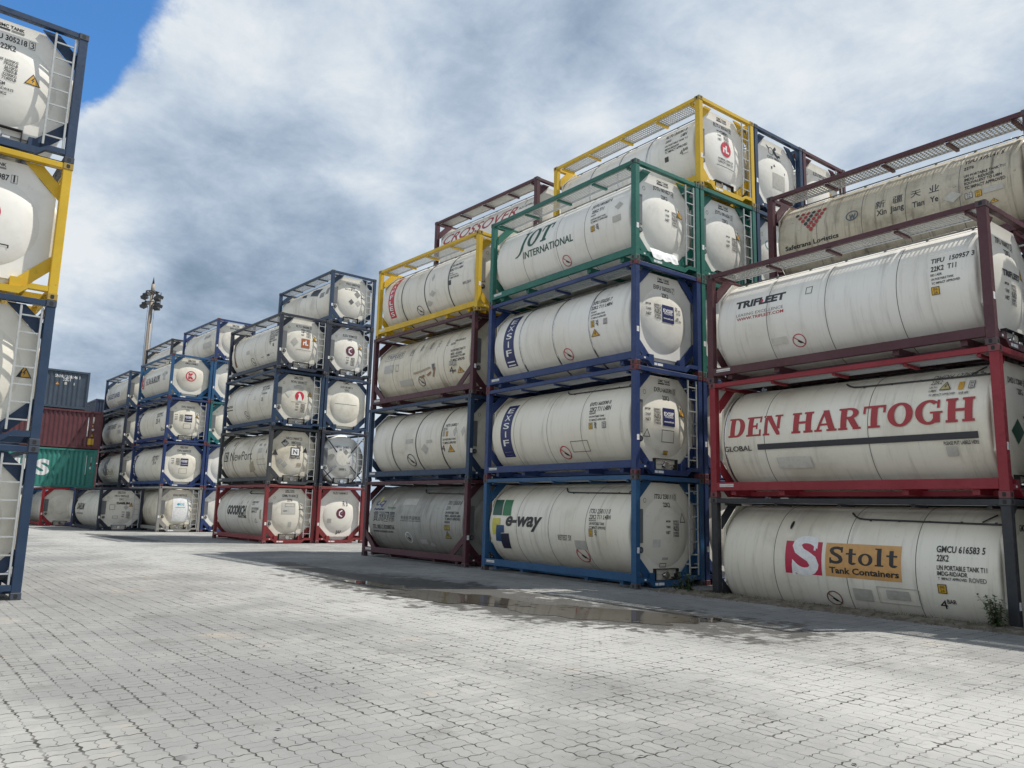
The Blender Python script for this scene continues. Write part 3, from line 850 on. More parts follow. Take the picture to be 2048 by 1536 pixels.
  ('dia', 'grey', (-2.152, 0.622, -2.268, 0.864)),
  ('r', 'ghost', (-1.36, 0.138, -0.943, 0.36)),
  ('tri', 'black', (-0.458, 0.109, -0.354, 0.352)),
  ('rect', 'grey2', (-1.451, -0.404, -0.513, -0.143)),
  ('r', 'tanstain', (-4.542, 0.636, -4.745, 0.965)),
  ('p', 'tanstain', [(-2.583, -0.763), (-1.85, -0.644), (-1.845, -0.195), (-2.29, -0.339)]),
  ('seam', 'tanstain', [-4.33, -2.16])],
 ('P', 0, 2): [('ell', 'red', (-5.541, 0.199, -5.514, 0.641)),
  ('p', 'tank', [(-5.33, 0.16), (-5.215, 0.19), (-5.436, 0.489), (-5.516, 0.452)]),
  ('t', 'PRACTICK', 'black', (-5.723, -0.093, -4.915, 0.024), {'b': 0.05}),
  ('r', 'dark', (-5.729, -0.171, -4.946, -0.219)),
  ('t', 'PCVU 203381 7', 'dark', (-1.828, 0.613, -0.97, 0.594)),
  ('t', '22K2 T11 L4BN', 'dark', (-1.694, 0.466, -0.883, 0.442)),
  ('t', 'RID/ADR', 'dark', (-1.631, 0.356, -1.426, 0.374)),
  ('t', 'UN PORTABLE', 'dark', (-1.548, 0.25, -0.979, 0.249)),
  ('t', '25', 'dark', (-1.494, -0.053, -1.322, 0.059)),
  ('no', 'dark', (-3.739, -0.687, -3.081, -0.476)),
  ('tri', 'ghost', (-2.408, 0.087, -2.195, 0.277)),
  ('r', 'dark', (-3.246, 0.415, -2.946, 0.425)),
  ('seam', 'line', [-4.65, -3.12, -1.66])],
 ('P', 0, 3): [('p', 'brown2', [(-5.474, -0.61), (-5.217, -0.627), (-5.212, -0.236), (-5.346, 0.268), (-5.865, 0.934), (-6.028, 0.873), (-5.496, 0.206), (-5.4, -0.212)]),
  ('t', 'RLTU 206088 8', 'dark', (-1.491, 0.583, -0.503, 0.548)),
  ('t', '22K2 L4BN', 'dark', (-1.358, 0.425, -0.369, 0.374)),
  ('t', 'UN PORTABLE', 'dark', (-1.248, 0.274, -0.395, 0.239)),
  ('t', 'RID/ADR', 'dark', (-1.201, 0.15, -0.64, 0.146)),
  ('t', 'IMPACT APPROVED', 'dark', (-1.188, 0.043, -0.388, 0.025)),
  ('t', '4', 'dark', (-1.145, -0.075, -1.022, -0.001)),
  ('r', 'dark', (-0.807, -0.178, -0.675, -0.034)),
  ('rect', 'ghost', (-1.653, -0.64, -0.798, -0.454)),
  ('r', 'dark', (-1.571, -0.534, -1.301, -0.457)),
  ('no', 'dark', (-3.578, -0.706, -2.909, -0.512)),
  ('r', 'ghost', (-3.857, -0.182, -3.473, -0.004)),
  ('r', 'dark', (-2.258, -0.523, -1.953, -0.503)),
  ('seam', 'line', [-4.44, -2.86, -1.64])],
 ('P', 1, 4): [('p', 'black', [(-2.535, 0.495), (-1.595, 0.284), (-1.375, 0.708), (-2.703, 0.987)]),
  ('p', 'black', [(-3.62, 0.635), (-2.969, 0.501), (-3.181, 0.772), (-3.72, 0.842)]),
  ('p', 'black', [(-5.713, 0.79), (-5.263, 0.758), (-5.824, 1.181), (-6.248, 1.181)]),
  ('r', 'grey', (-1.314, 0.123, -0.86, 0.392)),
  ('r', 'grey', (-0.746, 0.208, -0.432, 0.578)),
  ('seam', 'line', [-3.58, -1.6])],
 ('Q', 0, 3): [('t', 'KMCU 110508 5', 'grey', (-1.714, 0.148, -0.773, 0.327)),
  ('r', 'ghost', (-1.544, -0.152, -1.076, 0.418)),
  ('serif', 'KMARIN', 'char', (-4.75, -0.14, -2.1, 0.26)),
  ('ring', 'red', (-5.68, -0.3, -5.0, 0.42)),
  ('t', 'K', 'red', (-5.5, -0.14, -5.18, 0.26), {'b': 0.06})],
 ('Q', 0, 2): [('r', 'navy', (-5.907, -0.761, -5.179, 0.815)),
  ('stack', 'EXSIF', 'white', (-5.777, -0.598, -5.307, 0.693)),
  ('t', 'EXFU 382067 0', 'dark', (-2.145, 0.367, -1.072, 0.46)),
  ('t', '22K2 T11', 'dark', (-2.043, 0.222, -0.909, 0.287)),
  ('t', '25 4', 'dark', (-2.038, -0.16, -1.334, -0.071)),
  ('tri', 'ghost', (-1.492, -0.623, -0.708, -0.405)),
  ('seam', 'line', [-3.65])],
 ('Q', 0, 1): [('r', 'navy', (-5.98, -0.824, -5.313, 0.71)),
  ('stack', 'EXSIF', 'white', (-5.851, -0.658, -5.44, 0.611)),
  ('t', 'EXFU 663551 0', 'dark', (-2.234, 0.406, -1.188, 0.496)),
  ('t', '22K2 T11', 'dark', (-2.12, 0.238, -1.115, 0.346)),
  ('t', '25 4', 'dark', (-1.883, 0.001, -1.305, 0.093)),
  ('seam', 'line', [-3.72, -2.13])],
 ('Q', 1, 4): [('r', 'navy', (-5.841, -0.19, -6.172, 0.763)),
  ('t', 'EXFU 662040', 'grey', (-2.353, 0.286, -1.343, 0.624)),
  ('r', 'ghost', (-2.386, -0.359, -0.907, 0.012))],
 ('S', 0, 3): [('t', 'EAGLETAINER', 'navy', (-5.242, -0.273, -2.093, 0.067), {'b': 0.03}),
  ('r', 'ghost', (-3.188, -1.073, -0.918, -0.548)),
  ('seam', 'line', [-3.56, -1.71])],
 ('S', 0, 2): [('t', 'TANKTAINER', 'dark', (-4.757, 0.107, -2.262, 0.364)),
  ('t', '22T6 T11', 'dark', (-1.669, 0.126, -1.024, 0.297)),
  ('r', 'ghost', (-1.736, -0.287, -0.944, -0.024)),
  ('seam', 'line', [-2.85])],
 ('S', 0, 1): [('serif', 'Stolt', 'olive2', (-3.516, -0.458, -1.829, -0.019)),
  ('t', 'S', 'char', (-4.383, -0.498, -3.423, 0.02), {'b': 0.06}),
  ('r', 'olive2', (-3.635, -0.546, -2.092, -0.519))],
 ('Q', -1, 0): [('t', 'DAELIM', 'black', (-5.24, -0.038, -3.508, 0.357), {'b': 0.05, 'sh': 0.1}),
  ('r', 'grey', (-5.295, -0.308, -3.789, -0.226)),
  ('seam', 'line', [-1.11])],
 ('S', -1, 0): [('r', 'grey', (-3.495, 0.016, -2.385, 0.392)),
  ('seam', 'line', [-5.02])],
}
# ------------------------------------------------------------------ tank container
TR, TCY, TCZ = 1.175, 1.219, 1.28           # barrel radius and axis
XE = -0.215                                # plane of the octagonal end skirt
_MESH = {}


def cached(key, mats, fn, smooth=None):
    if key not in _MESH:
        bm = bmesh.new()
        fn(bm)
        me = bpy.data.meshes.new(key[0] if isinstance(key, tuple) else key)
        bm.to_mesh(me); bm.free()
        for mt in mats: me.materials.append(MATS[mt])
        if smooth is not None:
            for p_ in me.polygons: p_.use_smooth = smooth
        _MESH[key] = me
    return _MESH[key]


def frame_geo(bm, style):
    L, W, H = CL, CW, CH
    for far in (0, 1):
        def X(x): return -L - x if far else x
        def bx(x0, x1, *a, **k):
            a_, b_ = sorted((X(x0), X(x1)))
            box(bm, a_, b_, *a, **k)
        for y0, y1 in ((.008, .158), (W - .158, W - .008)):
            bx(-.165, -.008, y0, y1, .118, H - .118, bev=.008)
        bx(-.125, -.012, .158, W - .158, H - .115, H - .012, bev=.006)
        a_, b_ = sorted((X(-.14), X(-.014)))
        prism(bm, [(.158, .245), (.42, .245), (.56, .155), (W - .56, .155), (W - .42, .245), (W - .158, .245), (W - .158, .15), (W - .46, .15), (W - .6, .03), (.6, .03), (.46, .15), (.158, .15)], 'x', a_, b_)
        if style != 'xbrace':
            for my in (0, 1):
                for mz in (0, 1):
                    pts = [(.156, 1.901), (.729, 2.474), (.446, 2.474), (.156, 2.184)] if not mz else [(.156, .829), (.785, .20), (.502, .20), (.156, .546)]
                    pts = [((W - p[0]) if my else p[0], p[1]) for p in pts]
                    a_, b_ = sorted((X(-.195), X(-.165)))
                    prism(bm, pts, 'x', a_, b_)
                bx(-.33, -.10, *((.56, .74) if not my else (W - .74, W - .56)), .155, .335)
        else:
            for my in (0, 1):
                f = lambda y: (W - y) if my else y
                for (ya, za), (yb, zb) in (((.15, 2.42), (.85, 1.62)), ((.15, .3), (.85, 1.0)), ((.15, .85), (.7, .3))):
                    tube(bm, [(X(-.07), f(ya), za), (X(-.07), f(yb), zb)], .028, 6)
    for y0, y1 in ((.012, .078), (W - .078, W - .012)):
        box(bm, -L + .165, -.165, y0, y1, H - .115, H - .014, bev=.006)
    for y0, y1 in ((.014, .095), (W - .095, W - .014)):
        box(bm, -L + .165, -.165, y0, y1, .155, .335, bev=.006)
        # lower lip of the channel rail
    for xx in (-.55, -1.75, -4.3, -5.5):
        box(bm, xx - .06, xx + .06, .095, W - .095, .06, .19)
    for yy in (.62, W - .74):
        box(bm, -L + .33, -.33, yy, yy + .12, .05, .15)
    for xx in (-.35, -1.62, -3.03, -4.44, -5.7):
        box(bm, xx - .035, xx + .035, .078, .60, H - .17, H - .12)
    # stickers low on the near post and on the end sill
    box(bm, -.007, -.0045, .045, .125, .80, .93, mi=1)
    box(bm, -.0135, -.0105, .66, .76, .06, .12, mi=1)
    box(bm, -.0135, -.0105, .78, .96, .06, .12, mi=1)
    box(bm, -.0135, -.0105, .30, .36, .18, .22, mi=1)
    box(bm, -CL + .25, -CL + .62, .0115, .0138, .26, .30, mi=2)
    box(bm, -CL + .25, -CL + .62, .0115, .0138, .235, .25, mi=1)
    if style == 'sidegusset':
        for far in (0, 1):
            def X(x): return -L - x if far else x
            pts = [(X(-.165), .93), (X(-.165), .70), (X(-.60), .335), (X(-.88), .335)]
            prism(bm, pts, 'y', .03, .06)


def casting_geo(bm):
    # solid corner fitting 178 x 162 x 118 mm with its two slots, corner at the origin, body towards -x, +y, +z
    box(bm, -.178, 0, 0, .162, 0, .118, bev=.006)
    def slot(o, ax, w, h):
        n = 14; pts = []
        for i in range(n):
            a = 2 * math.pi * i / n
            c, s_ = math.cos(a), math.sin(a)
            pts.append((math.copysign(abs(c) ** .6, c) * w, math.copysign(abs(s_) ** .6, s_) * h))
        if ax == 'x':
            vs_ = [bm.verts.new((o[0], o[1] + p[0], o[2] + p[1])) for p in pts]
        else:
            vs_ = [bm.verts.new((o[0] + p[0], o[1], o[2] + p[1])) for p in pts]
        f = bm.faces.new(vs_); f.material_index = 1  # flat black face: the dark inside of the slot is painted on
    slot((.0012, .085, .06), 'x', .031, .038)
    slot((-.09, -.0012, .06), 'y', .031, .038)


def grating_geo(bm, kind):
    # four walkway panels between the top rail and the barrel
    y0, y1, z0 = .10, .60, CH - .118
    spans = [(-5.68, -4.50), (-4.40, -3.10), (-3.0, -1.70), (-1.6, -.26)]
    for a, b in spans:
        box(bm, a, b, y0, y0 + .025, z0, z0 + .045)
        box(bm, a, b, y1 - .025, y1, z0, z0 + .045)
        box(bm, a, a + .025, y0 + .025, y1 - .025, z0, z0 + .045)
        box(bm, b - .025, b, y0 + .025, y1 - .025, z0, z0 + .045)
        if kind == 'slat':
            n = 6
            for i in range(n):
                yy = y0 + .04 + (y1 - y0 - .08) * (i + .5) / n
                box(bm, a + .025, b - .025, yy - .016, yy + .016, z0 + .02, z0 + .028)
        elif kind == 'mesh':
            yy = y0 + .055
            while yy < y1 - .05:
                box(bm, a + .025, b - .025, yy, yy + .034, z0 + .02, z0 + .026)
                yy += .085
            xx = a + .06
            while xx < b - .05:
                box(bm, xx, xx + .034, y0 + .025, y1 - .025, z0 + .0262, z0 + .031)
                xx += .085
        else:
            box(bm, a + .025, b - .025, y0 + .025, y1 - .025, z0 + .022, z0 + .028)


def ladder_geo(bm):
    for yy in (1.915, 2.235):
        box(bm, -.06, -.028, yy - .018, yy + .018, .25, 2.44, bev=.004)
    for i in range(7):
        z = .42 + i * .305
        box(bm, -.055, -.033, 1.933, 2.217, z, z + .026)
    for yy in (1.915, 2.235):
        for z in (.5, 2.2):
            box(bm, -.19, -.06, yy - .012, yy + .012, z, z + .03)


def dome_x(y, z, h=.105, rd=.83):
    r_ = math.hypot(y - TCY, z - TCZ) / rd
    if r_ >= 1: return 0.0
    # spherical belly with a tight knuckle at its foot
    return h * (1 - r_ ** 2.5) ** .92


OCT = [(.185, .80), (.185, 1.93), (.685, 2.43), (1.753, 2.43), (2.253, 1.93), (2.253, .80), (1.753, .30), (.685, .30)]


def oct_r(a):
    """distance from the barrel axis to the octagon in direction a (y, z)"""
    dy, dz = math.cos(a), math.sin(a)
    best = 9
    for i in range(8):
        p, q = OCT[i], OCT[(i + 1) % 8]
        ex, ez = q[0] - p[0], q[1] - p[1]
        den = dy * ez - dz * ex
        if abs(den) < 1e-9: continue
        wx, wz = p[0] - TCY, p[1] - TCZ
        t_ = (wx * ez - wz * ex) / den
        s_ = (wx * dz - wz * dy) / den
        if t_ > 0 and -1e-6 <= s_ <= 1 + 1e-6: best = min(best, t_)
    return best


def end_geo(bm, far, rnd=False, dome=True, mi=0):
    n = 96
    angs = [2 * math.pi * i / n for i in range(n)]
    angs += [math.atan2(p[1] - TCZ, p[0] - TCY) % (2 * math.pi) for p in OCT]
    angs = sorted(set(round(a, 5) for a in angs))
    X = (lambda x: -CL - x) if far else (lambda x: x)
    rs = [.0, .2, .4, .55, .66, .72, .765, .79, .81, .822, .83]
    hh = .105 if dome else .02
    rings = []
    for r_ in rs:
        rings.append([bm.verts.new((X(XE + dome_x(TCY + r_ * math.cos(a), TCZ + r_ * math.sin(a), hh)), TCY + r_ * math.cos(a), TCZ + r_ * math.sin(a))) for a in angs] if r_ else
                     [bm.verts.new((X(XE + hh), TCY, TCZ))])
    m = len(angs)
    lim = (lambda a: TR - .06) if rnd else oct_r
    rings.append([bm.verts.new((X(XE), TCY + lim(a) * math.cos(a), TCZ + lim(a) * math.sin(a))) for a in angs])
    rings.append([bm.verts.new((X(XE - .05), TCY + (lim(a) + .0) * math.cos(a), TCZ + (lim(a) + .0) * math.sin(a))) for a in angs])
    fs = []
    for k in range(m):
        fs.append(bm.faces.new((rings[0][0], rings[1][k], rings[1][(k + 1) % m])))
    for j in range(1, len(rings) - 1):
        for k in range(m):
            fs.append(bm.faces.new((rings[j][k], rings[j + 1][k], rings[j + 1][(k + 1) % m], rings[j][(k + 1) % m])))
            if j < len(rs) - 1: fs[-1].smooth = True
    for f in fs[:m]: f.smooth = True
    for f in fs: f.material_index = mi
    bmesh.ops.recalc_face_normals(bm, faces=fs)
    c = Vector((X(0), TCY, TCZ))
    if (fs[0].normal.x < 0) != bool(far):
        bmesh.ops.reverse_faces(bm, faces=fs)


def barrel_geo(bm):
    n = 112
    prof = [(-5.868, TR - .26), (-5.86, TR - .17), (-5.835, TR - .09), (-5.79, TR - .035), (-5.74, TR - .009), (-5.69, TR)]
    xs = [(-5.69 + 5.39 * i / 6, TR) for i in range(1, 6)]
    prof += xs + [(-.31, TR), (-.275, TR - .018), (-.262, TR - .05), (-.26, TR - .09)]
    rings = [[bm.verts.new((x, TCY - r_ * math.cos(2 * math.pi * k / n), TCZ + r_ * math.sin(2 * math.pi * k / n))) for k in range(n)] for x, r_ in prof]
    for a, b in zip(rings, rings[1:]):
        for k in range(n):
            f = bm.faces.new((a[k], b[k], b[(k + 1) % n], a[(k + 1) % n])); f.smooth = True
    bm.faces.new(rings[0]); bm.faces.new(rings[-1][::-1])
    bmesh.ops.recalc_face_normals(bm, faces=bm.faces[:])


def ring_band(bm, x, w, r0, r1, mi=0, n=112):
    prof = [(x - w / 2, r0), (x - w / 2, r1), (x + w / 2, r1), (x + w / 2, r0)]
    rings = [[bm.verts.new((px, TCY - r_ * math.cos(2 * math.pi * k / n), TCZ + r_ * math.sin(2 * math.pi * k / n))) for k in range(n)] for px, r_ in prof]
    for a, b in zip(rings, rings[1:]):
        for k in range(n):
            f = bm.faces.new((a[k], b[k], b[(k + 1) % n], a[(k + 1) % n])); f.smooth = True; f.material_index = mi
            

def on_barrel(u, v, h):
    a = v / TR
    return (u, TCY - (TR + h) * math.cos(a), TCZ + (TR + h) * math.sin(a))


def on_end(u, v, h):
    return (XE + dome_x(u, v) + h, u, v)


def end_marks(num=None, size='22K2', maker=True, logo=None, tri=True, table=True, ring=True, extra=()):
    L = []
    if maker:
        L += [('t', 'CIMC TANK', 'black', (1.0, 2.30, 1.44, 2.365), {'b': .03}), ('r', 'black', (1.0, 2.25, 1.22, 2.285)), ('r', 'grey', (1.24, 2.25, 1.44, 2.285))]
    if num:
        a, b = num.rsplit(' ', 1)
        L += [('t', a, 'black', (.86, 2.05, 1.50, 2.165)), ('t', b, 'black', (1.565 if b == '1' else 1.55, 2.05, 1.59 if b == '1' else 1.61, 2.165)), ('rect', 'dark', (1.53, 2.03, 1.63, 2.185), {'w': .007}), ('t', size, 'black', (1.10, 1.86, 1.34, 1.97))]
    if ring:
        L += [('ring', 'dark', (.47, 1.95, .57, 2.06))]
    if table:
        y, z = table if isinstance(table, tuple) else (1.12, 1.42)
        for i, (a, w) in enumerate((('MPGM', '36000KG'), ('', '79365LB'), ('TARE', '3610KG'), ('', '7960LB'), ('NET', '32390KG'), ('', '71405LB'))):
            zz = z - i * .068
            if a: L.append(('t', a, 'dark', (y, zz, y + .15, zz + .046)))
            L.append(('t', w, 'dark', (y + .25, zz, y + .47, zz + .046)))
    if tri:
        L.append(('tri', tri if isinstance(tri, str) else 'amber', (1.66, 1.50, 1.92, 1.74)))
    if logo == 'exsif':
        L += [('r', 'navy', (1.06, 1.22, 1.50, 1.66)), ('t', 'EXSIF', 'white', (1.10, 1.47, 1.46, 1.56), {'b': .03}), ('t', 'WORLDWIDE', 'white', (1.12, 1.42, 1.44, 1.45)), ('t', 'www.exsif.com', 'white', (1.10, 1.30, 1.46, 1.335))]
    elif logo == 'rl':
        L += [('ell', 'red', (1.04, 1.20, 1.48, 1.64)), ('t', 'rL', 'white', (1.13, 1.31, 1.39, 1.53), {'b': .05}), ('t', 'NOMINAL 25000 LTR', 'dark', (.93, 1.06, 1.58, 1.12)), ('t', 'CAPACITY 26000 LTR', 'dark', (.93, .97, 1.58, 1.03)), ('r', 'dark', (.88, .885, 1.64, .90))]
    elif logo == 'rlsq':
        L += [('r', 'orangel', (1.12, 1.12, 1.54, 1.55)), ('t', 'rL', 'white', (1.2, 1.24, 1.46, 1.47), {'b': .05}), ('r', 'dark', (.85, 1.0, 1.62, 1.015)), ('dia', 'ghost', (.62, 1.15, .98, 1.55))]
    elif logo == 'bird':
        L += [('ell', 'red', (1.05, 1.24, 1.49, 1.68)), ('p', 'white', [(1.17, 1.24), (1.40, 1.24), (1.36, 1.42), (1.31, 1.54), (1.25, 1.60), (1.20, 1.54), (1.24, 1.48)]), ('r', 'dark', (.88, 1.16, 1.62, 1.175)), ('dia', 'ghost2', (.55, 1.35, .95, 1.85)), ('r', 'ghost', (.98, 1.80, 1.46, 1.93))]
    elif logo == 'c':
        L += [('ell', 'maroonlogo', (1.02, 1.12, 1.50, 1.60)), ('p', 'white', [(1.36, 1.24), (1.30, 1.20), (1.16, 1.28), (1.16, 1.44), (1.30, 1.53), (1.36, 1.49), (1.30, 1.455), (1.21, 1.405), (1.21, 1.31), (1.30, 1.265)]), ('p', 'grey', [(1.28, 1.34), (1.38, 1.40), (1.38, 1.43), (1.28, 1.37)])]
    elif logo == 'k':
        L += [('ring', 'red', (.90, 1.06, 1.52, 1.68)), ('t', 'K', 'red', (1.05, 1.19, 1.37, 1.55), {'b': .1}), ('r', 'white', (1.0, 1.36, 1.42, 1.385))]
    elif logo == 'n':
        L += [('r', 'char', (1.06, 1.30, 1.52, 1.70)), ('r', 'white', (1.11, 1.35, 1.47, 1.65)), ('t', 'N', 'char', (1.19, 1.40, 1.39, 1.60), {'b': .03}), ('t', 'NewPort', 'dark', (1.04, 1.18, 1.54, 1.27)), ('dia', 'dark', (.62, 1.70, .98, 2.06)), ('dia', 'ghost', (.66, 1.74, .94, 2.02)), ('tri', 'black', (.24, 1.32, .50, 1.58)), ('dia', 'ghost', (.45, .9, .75, 1.2)), ('dia', 'ghost', (.66, .74, .96, 1.06)), ('r', 'tanstain', (1.40, .86, 1.62, 1.0))]
    L += list(extra)
    return L


PROTO_BAND = {}


def tank(key, label, frame, paint, group, end='ladder', seams=None, style='', walk='slat', marks=None, valve=True, plate=True, pipe=True, low=False, cast=None, dome=True):
    b, c, lv = key
    x, y, z, th = pose(b, c, lv)
    root = empty('tank_container', (x, y, z), th)
    tag(root, label, 'tank container', group)
    en = 'enamel_' + frame
    mesh_obj('frame', cached(('frame', style, frame), [en, 'white_sticker', 'paint_ghost2'], lambda bm: frame_geo(bm, style)), None, root)
    ca = 'casting_' + (cast or frame)
    for sx in (0, 1):
        for sy in (0, 1):
            for sz in (0, 1):
                if low and (sx or sy): continue
                me = cached(('corner_casting', cast or frame), [ca, 'black_recess'], casting_geo)
                o = mesh_obj('corner_casting', me, None, root)
                # turn by half turns only: slots stay on the two outer faces
                if sx == 0 and sy == 0: o.location = (0, 0, .002 + sz * (CH - .122))
                elif sx == 0 and sy == 1:
                    o.rotation_euler = (math.pi, 0, 0); o.location = (0, CW, .12 + sz * (CH - .122))
                elif sx == 1 and sy == 0:
                    o.rotation_euler = (0, math.pi, 0); o.location = (-CL, 0, .12 + sz * (CH - .122))
                else:
                    o.rotation_euler = (0, 0, math.pi); o.location = (-CL, CW, .002 + sz * (CH - .122))
    # barrel with its seams and painted lettering
    dec = DECALS.get(key, [])
    if dec or seams:
        # keep the rows of stencilled text apart
        rows = [d for d in dec if d[0] == 't']
        for i, d in enumerate(dec):
            if d[0] != 't' or (isinstance(d[-1], dict)): continue
            b_ = d[3]
            up = [o[3][1] - b_[1] for o in rows if o is not d and o[3][1] - b_[1] > .02 and o[3][0] < b_[2] and o[3][2] > b_[0]]
            if up: dec[i] = d[:3] + (b_, {'max': .80 * min(up)})
        bm = bmesh.new()
        barrel_geo(bm)
        slots = [paint]
        lst = []
        for d in dec:
            if d[0] == 'seam':
                for xx in d[2]:
                    xx = max(-5.665, min(-.45, xx))
                    if d[1] in ('band', 'dband'):
                        bb = bmesh.new()
                        ring_band(bb, xx, .045, TR - .01, TR + .011)
                        mesh_obj('band', bb, 'steel_band' if d[1] == 'band' else 'dark_band', root)
                    else:
                        mt = 'paint_' + d[1]
                        if mt not in slots: slots.append(mt)
                        ring_band(bm, xx, .014 if d[1] == 'line' else .12, TR - .01, TR + (.0022 if d[1] == 'line' else .0015), slots.index(mt))
            else:
                if d[0] in ('t', 'r', 'tri', 'no', 'uic', 'ell', 'ring', 'dia', 'rect', 'stack', 'serif'):
                    i = 2 if d[0] in ('r', 'tri', 'no', 'uic', 'ell', 'ring', 'dia', 'rect') else 3
                    bx = list(d[i])
                    if bx[0] < -5.70:
                        s_ = -5.70 - bx[0]; bx[0] += s_; bx[2] = max(bx[2], bx[0] + .05)
                        d = d[:i] + (tuple(bx),) + d[i + 1:]
                lst += marks_to_pieces(d)
        lay_marks(bm, slots, lst, on_barrel, 0, .06)
        mesh_obj('tank_shell', bm, slots, root)
    else:
        mesh_obj('tank_shell', cached(('tank_shell', paint), [paint], barrel_geo), None, root)
    # ends
    rnd = style == 'xbrace'
    if marks:
        bm = bmesh.new()
        end_geo(bm, 0, rnd, dome)
        slots = [paint]
        lst = []
        for d in marks: lst += marks_to_pieces(d)
        lay_marks(bm, slots, lst, on_end, .09, .09, .003, .00025)
        mesh_obj('end_plate', bm, slots, root)
    else:
        mesh_obj('end_plate', cached(('end_plate', paint, rnd), [paint], lambda bm: end_geo(bm, 0, rnd)), None, root)
    mesh_obj('end_plate', cached(('end_plate_back', paint, rnd), [paint], lambda bm: end_geo(bm, 1, rnd)), None, root)
    mesh_obj('walkway', cached(('walkway', walk), ['grating_metal'], lambda bm: grating_geo(bm, walk)), None, root)
    if low: return root
    if end == 'ladder':
        mesh_obj('ladder', cached('ladder', ['ladder_metal'], ladder_geo), None, root)
        if plate:
            mesh_obj('data_plate', cached('data_plate', ['plate_grey'], lambda bm: box(bm, XE + .004, XE + .03, .205, .44, 1.02, 1.80, bev=.004)), None, root)

            def gauge(bm):
                prism(bm, [(.35 + .072 * math.cos(i * math.pi / 10), .86 + .072 * math.sin(i * math.pi / 10)) for i in range(20)], 'x', XE + .002, XE + .05)
                prism(bm, [(.35 + .045 * math.cos(i * math.pi / 10), .86 + .045 * math.sin(i * math.pi / 10)) for i in range(20)], 'x', XE + .05, XE + .056, 1)
            mesh_obj('pressure_gauge', cached('pressure_gauge', ['dark_steel', 'plate_grey'], gauge), None, root)
        if valve:
            def vb(bm):
                box(bm, -.50, -.13, .80, 1.60, .14, .155)
                box(bm, -.50, -.12, .80, .815, .155, .41)
                box(bm, -.50, -.12, 1.585, 1.60, .155, .41)
                box(bm, -.52, -.50, .80, 1.60, .14, .41)
                box(bm, -.50, -.12, .80, 1.60, .41, .425)
            mesh_obj('valve_box', cached('valve_box', ['black_recess'], vb), None, root)

            def vv(bm):
                tube(bm, [(-.40, 1.2, .27), (-.15, 1.2, .27)], [.05, .05], 12)
                tube(bm, [(-.15, 1.2, .27), (-.12, 1.2, .27)], [.085, .085], 12)
                tube(bm, [(-.135, 1.16, .30), (-.10, 1.04, .37)], .012, 6)
                box(bm, -.11, -.09, 1.3, 1.42, .2, .24)
            mesh_obj('valve', cached('valve', ['chrome'], vv), None, root)
    if pipe:
        def pp(bm):
            a = R(62)
            yy, zz = TCY - (TR + .035) * math.cos(a), TCZ + (TR + .035) * math.sin(a)
            tube(bm, [(-5.6, yy, zz), (-.3, yy, zz)], .015, 8)
            for i in range(7):
                xx = -5.4 + i * .82
                box(bm, xx - .02, xx + .02, yy - .01, yy + .05, zz - .05, zz + .012)
        def pp2(bm):
            pts = []
            for i in range(26):
                t_ = i / 25
                u = -3.05 + 2.78 * t_
                a = R(50 - 3 * t_ + 9 * max(0, 1 - t_ * 9) ** 2)
                pts.append((u, TCY - (TR + .022) * math.cos(a), TCZ + (TR + .022) * math.sin(a)))
            tube(bm, pts, .017, 8)
            a0 = R(49)
            tube(bm, [(-.62, TCY - (TR + .03) * math.cos(a0), TCZ + (TR + .03) * math.sin(a0)), (-.42, TCY - (TR + .05) * math.cos(R(58)), TCZ + (TR + .05) * math.sin(R(58)))], .014, 6)
            for i in range(5):
                u = -2.6 + i * .55
                a = R(48.6)
                box(bm, u - .014, u + .014, TCY - (TR + .052) * math.cos(a), TCY - (TR + .0) * math.cos(a), TCZ + (TR + .02) * math.sin(a) - .018, TCZ + (TR + .02) * math.sin(a) + .018)
        if pipe == 'hose':
            mesh_obj('drain_pipe', cached('drain_pipe', ['dark_steel'], pp2), None, root)
        else:
            mesh_obj('spill_rail', cached('spill_rail', ['rail_metal'], pp), None, root)
    if key == ('M', 0, 3):
        bm = bmesh.new()                       # torn white sheet hanging over the outlet
        rg = random.Random(5)
        top = [(-.10 - .02 * rg.random(), .62 + i * .11, .43 + .02 * rg.random()) for i in range(10)]
        bot = [(-.02 - .02 * rg.random(), .66 + i * .105 + .03 * rg.random(), .14 + .07 * rg.random() - .03 * (i in (4, 5))) for i in range(10)]
        tv = [bm.verts.new(p) for p in top]; mv = [bm.verts.new(((a[0] + b_[0]) / 2 + .02 * rg.random(), (a[1] + b_[1]) / 2, (a[2] + b_[2]) / 2)) for a, b_ in zip(top, bot)]; bv = [bm.verts.new(p) for p in bot]
        for r0, r1 in ((tv, mv), (mv, bv)):
            for i in range(9): bm.faces.new((r0[i], r0[i + 1], r1[i + 1], r1[i]))
        mesh_obj('torn_cover', bm, 'white_sticker', root)
    return root

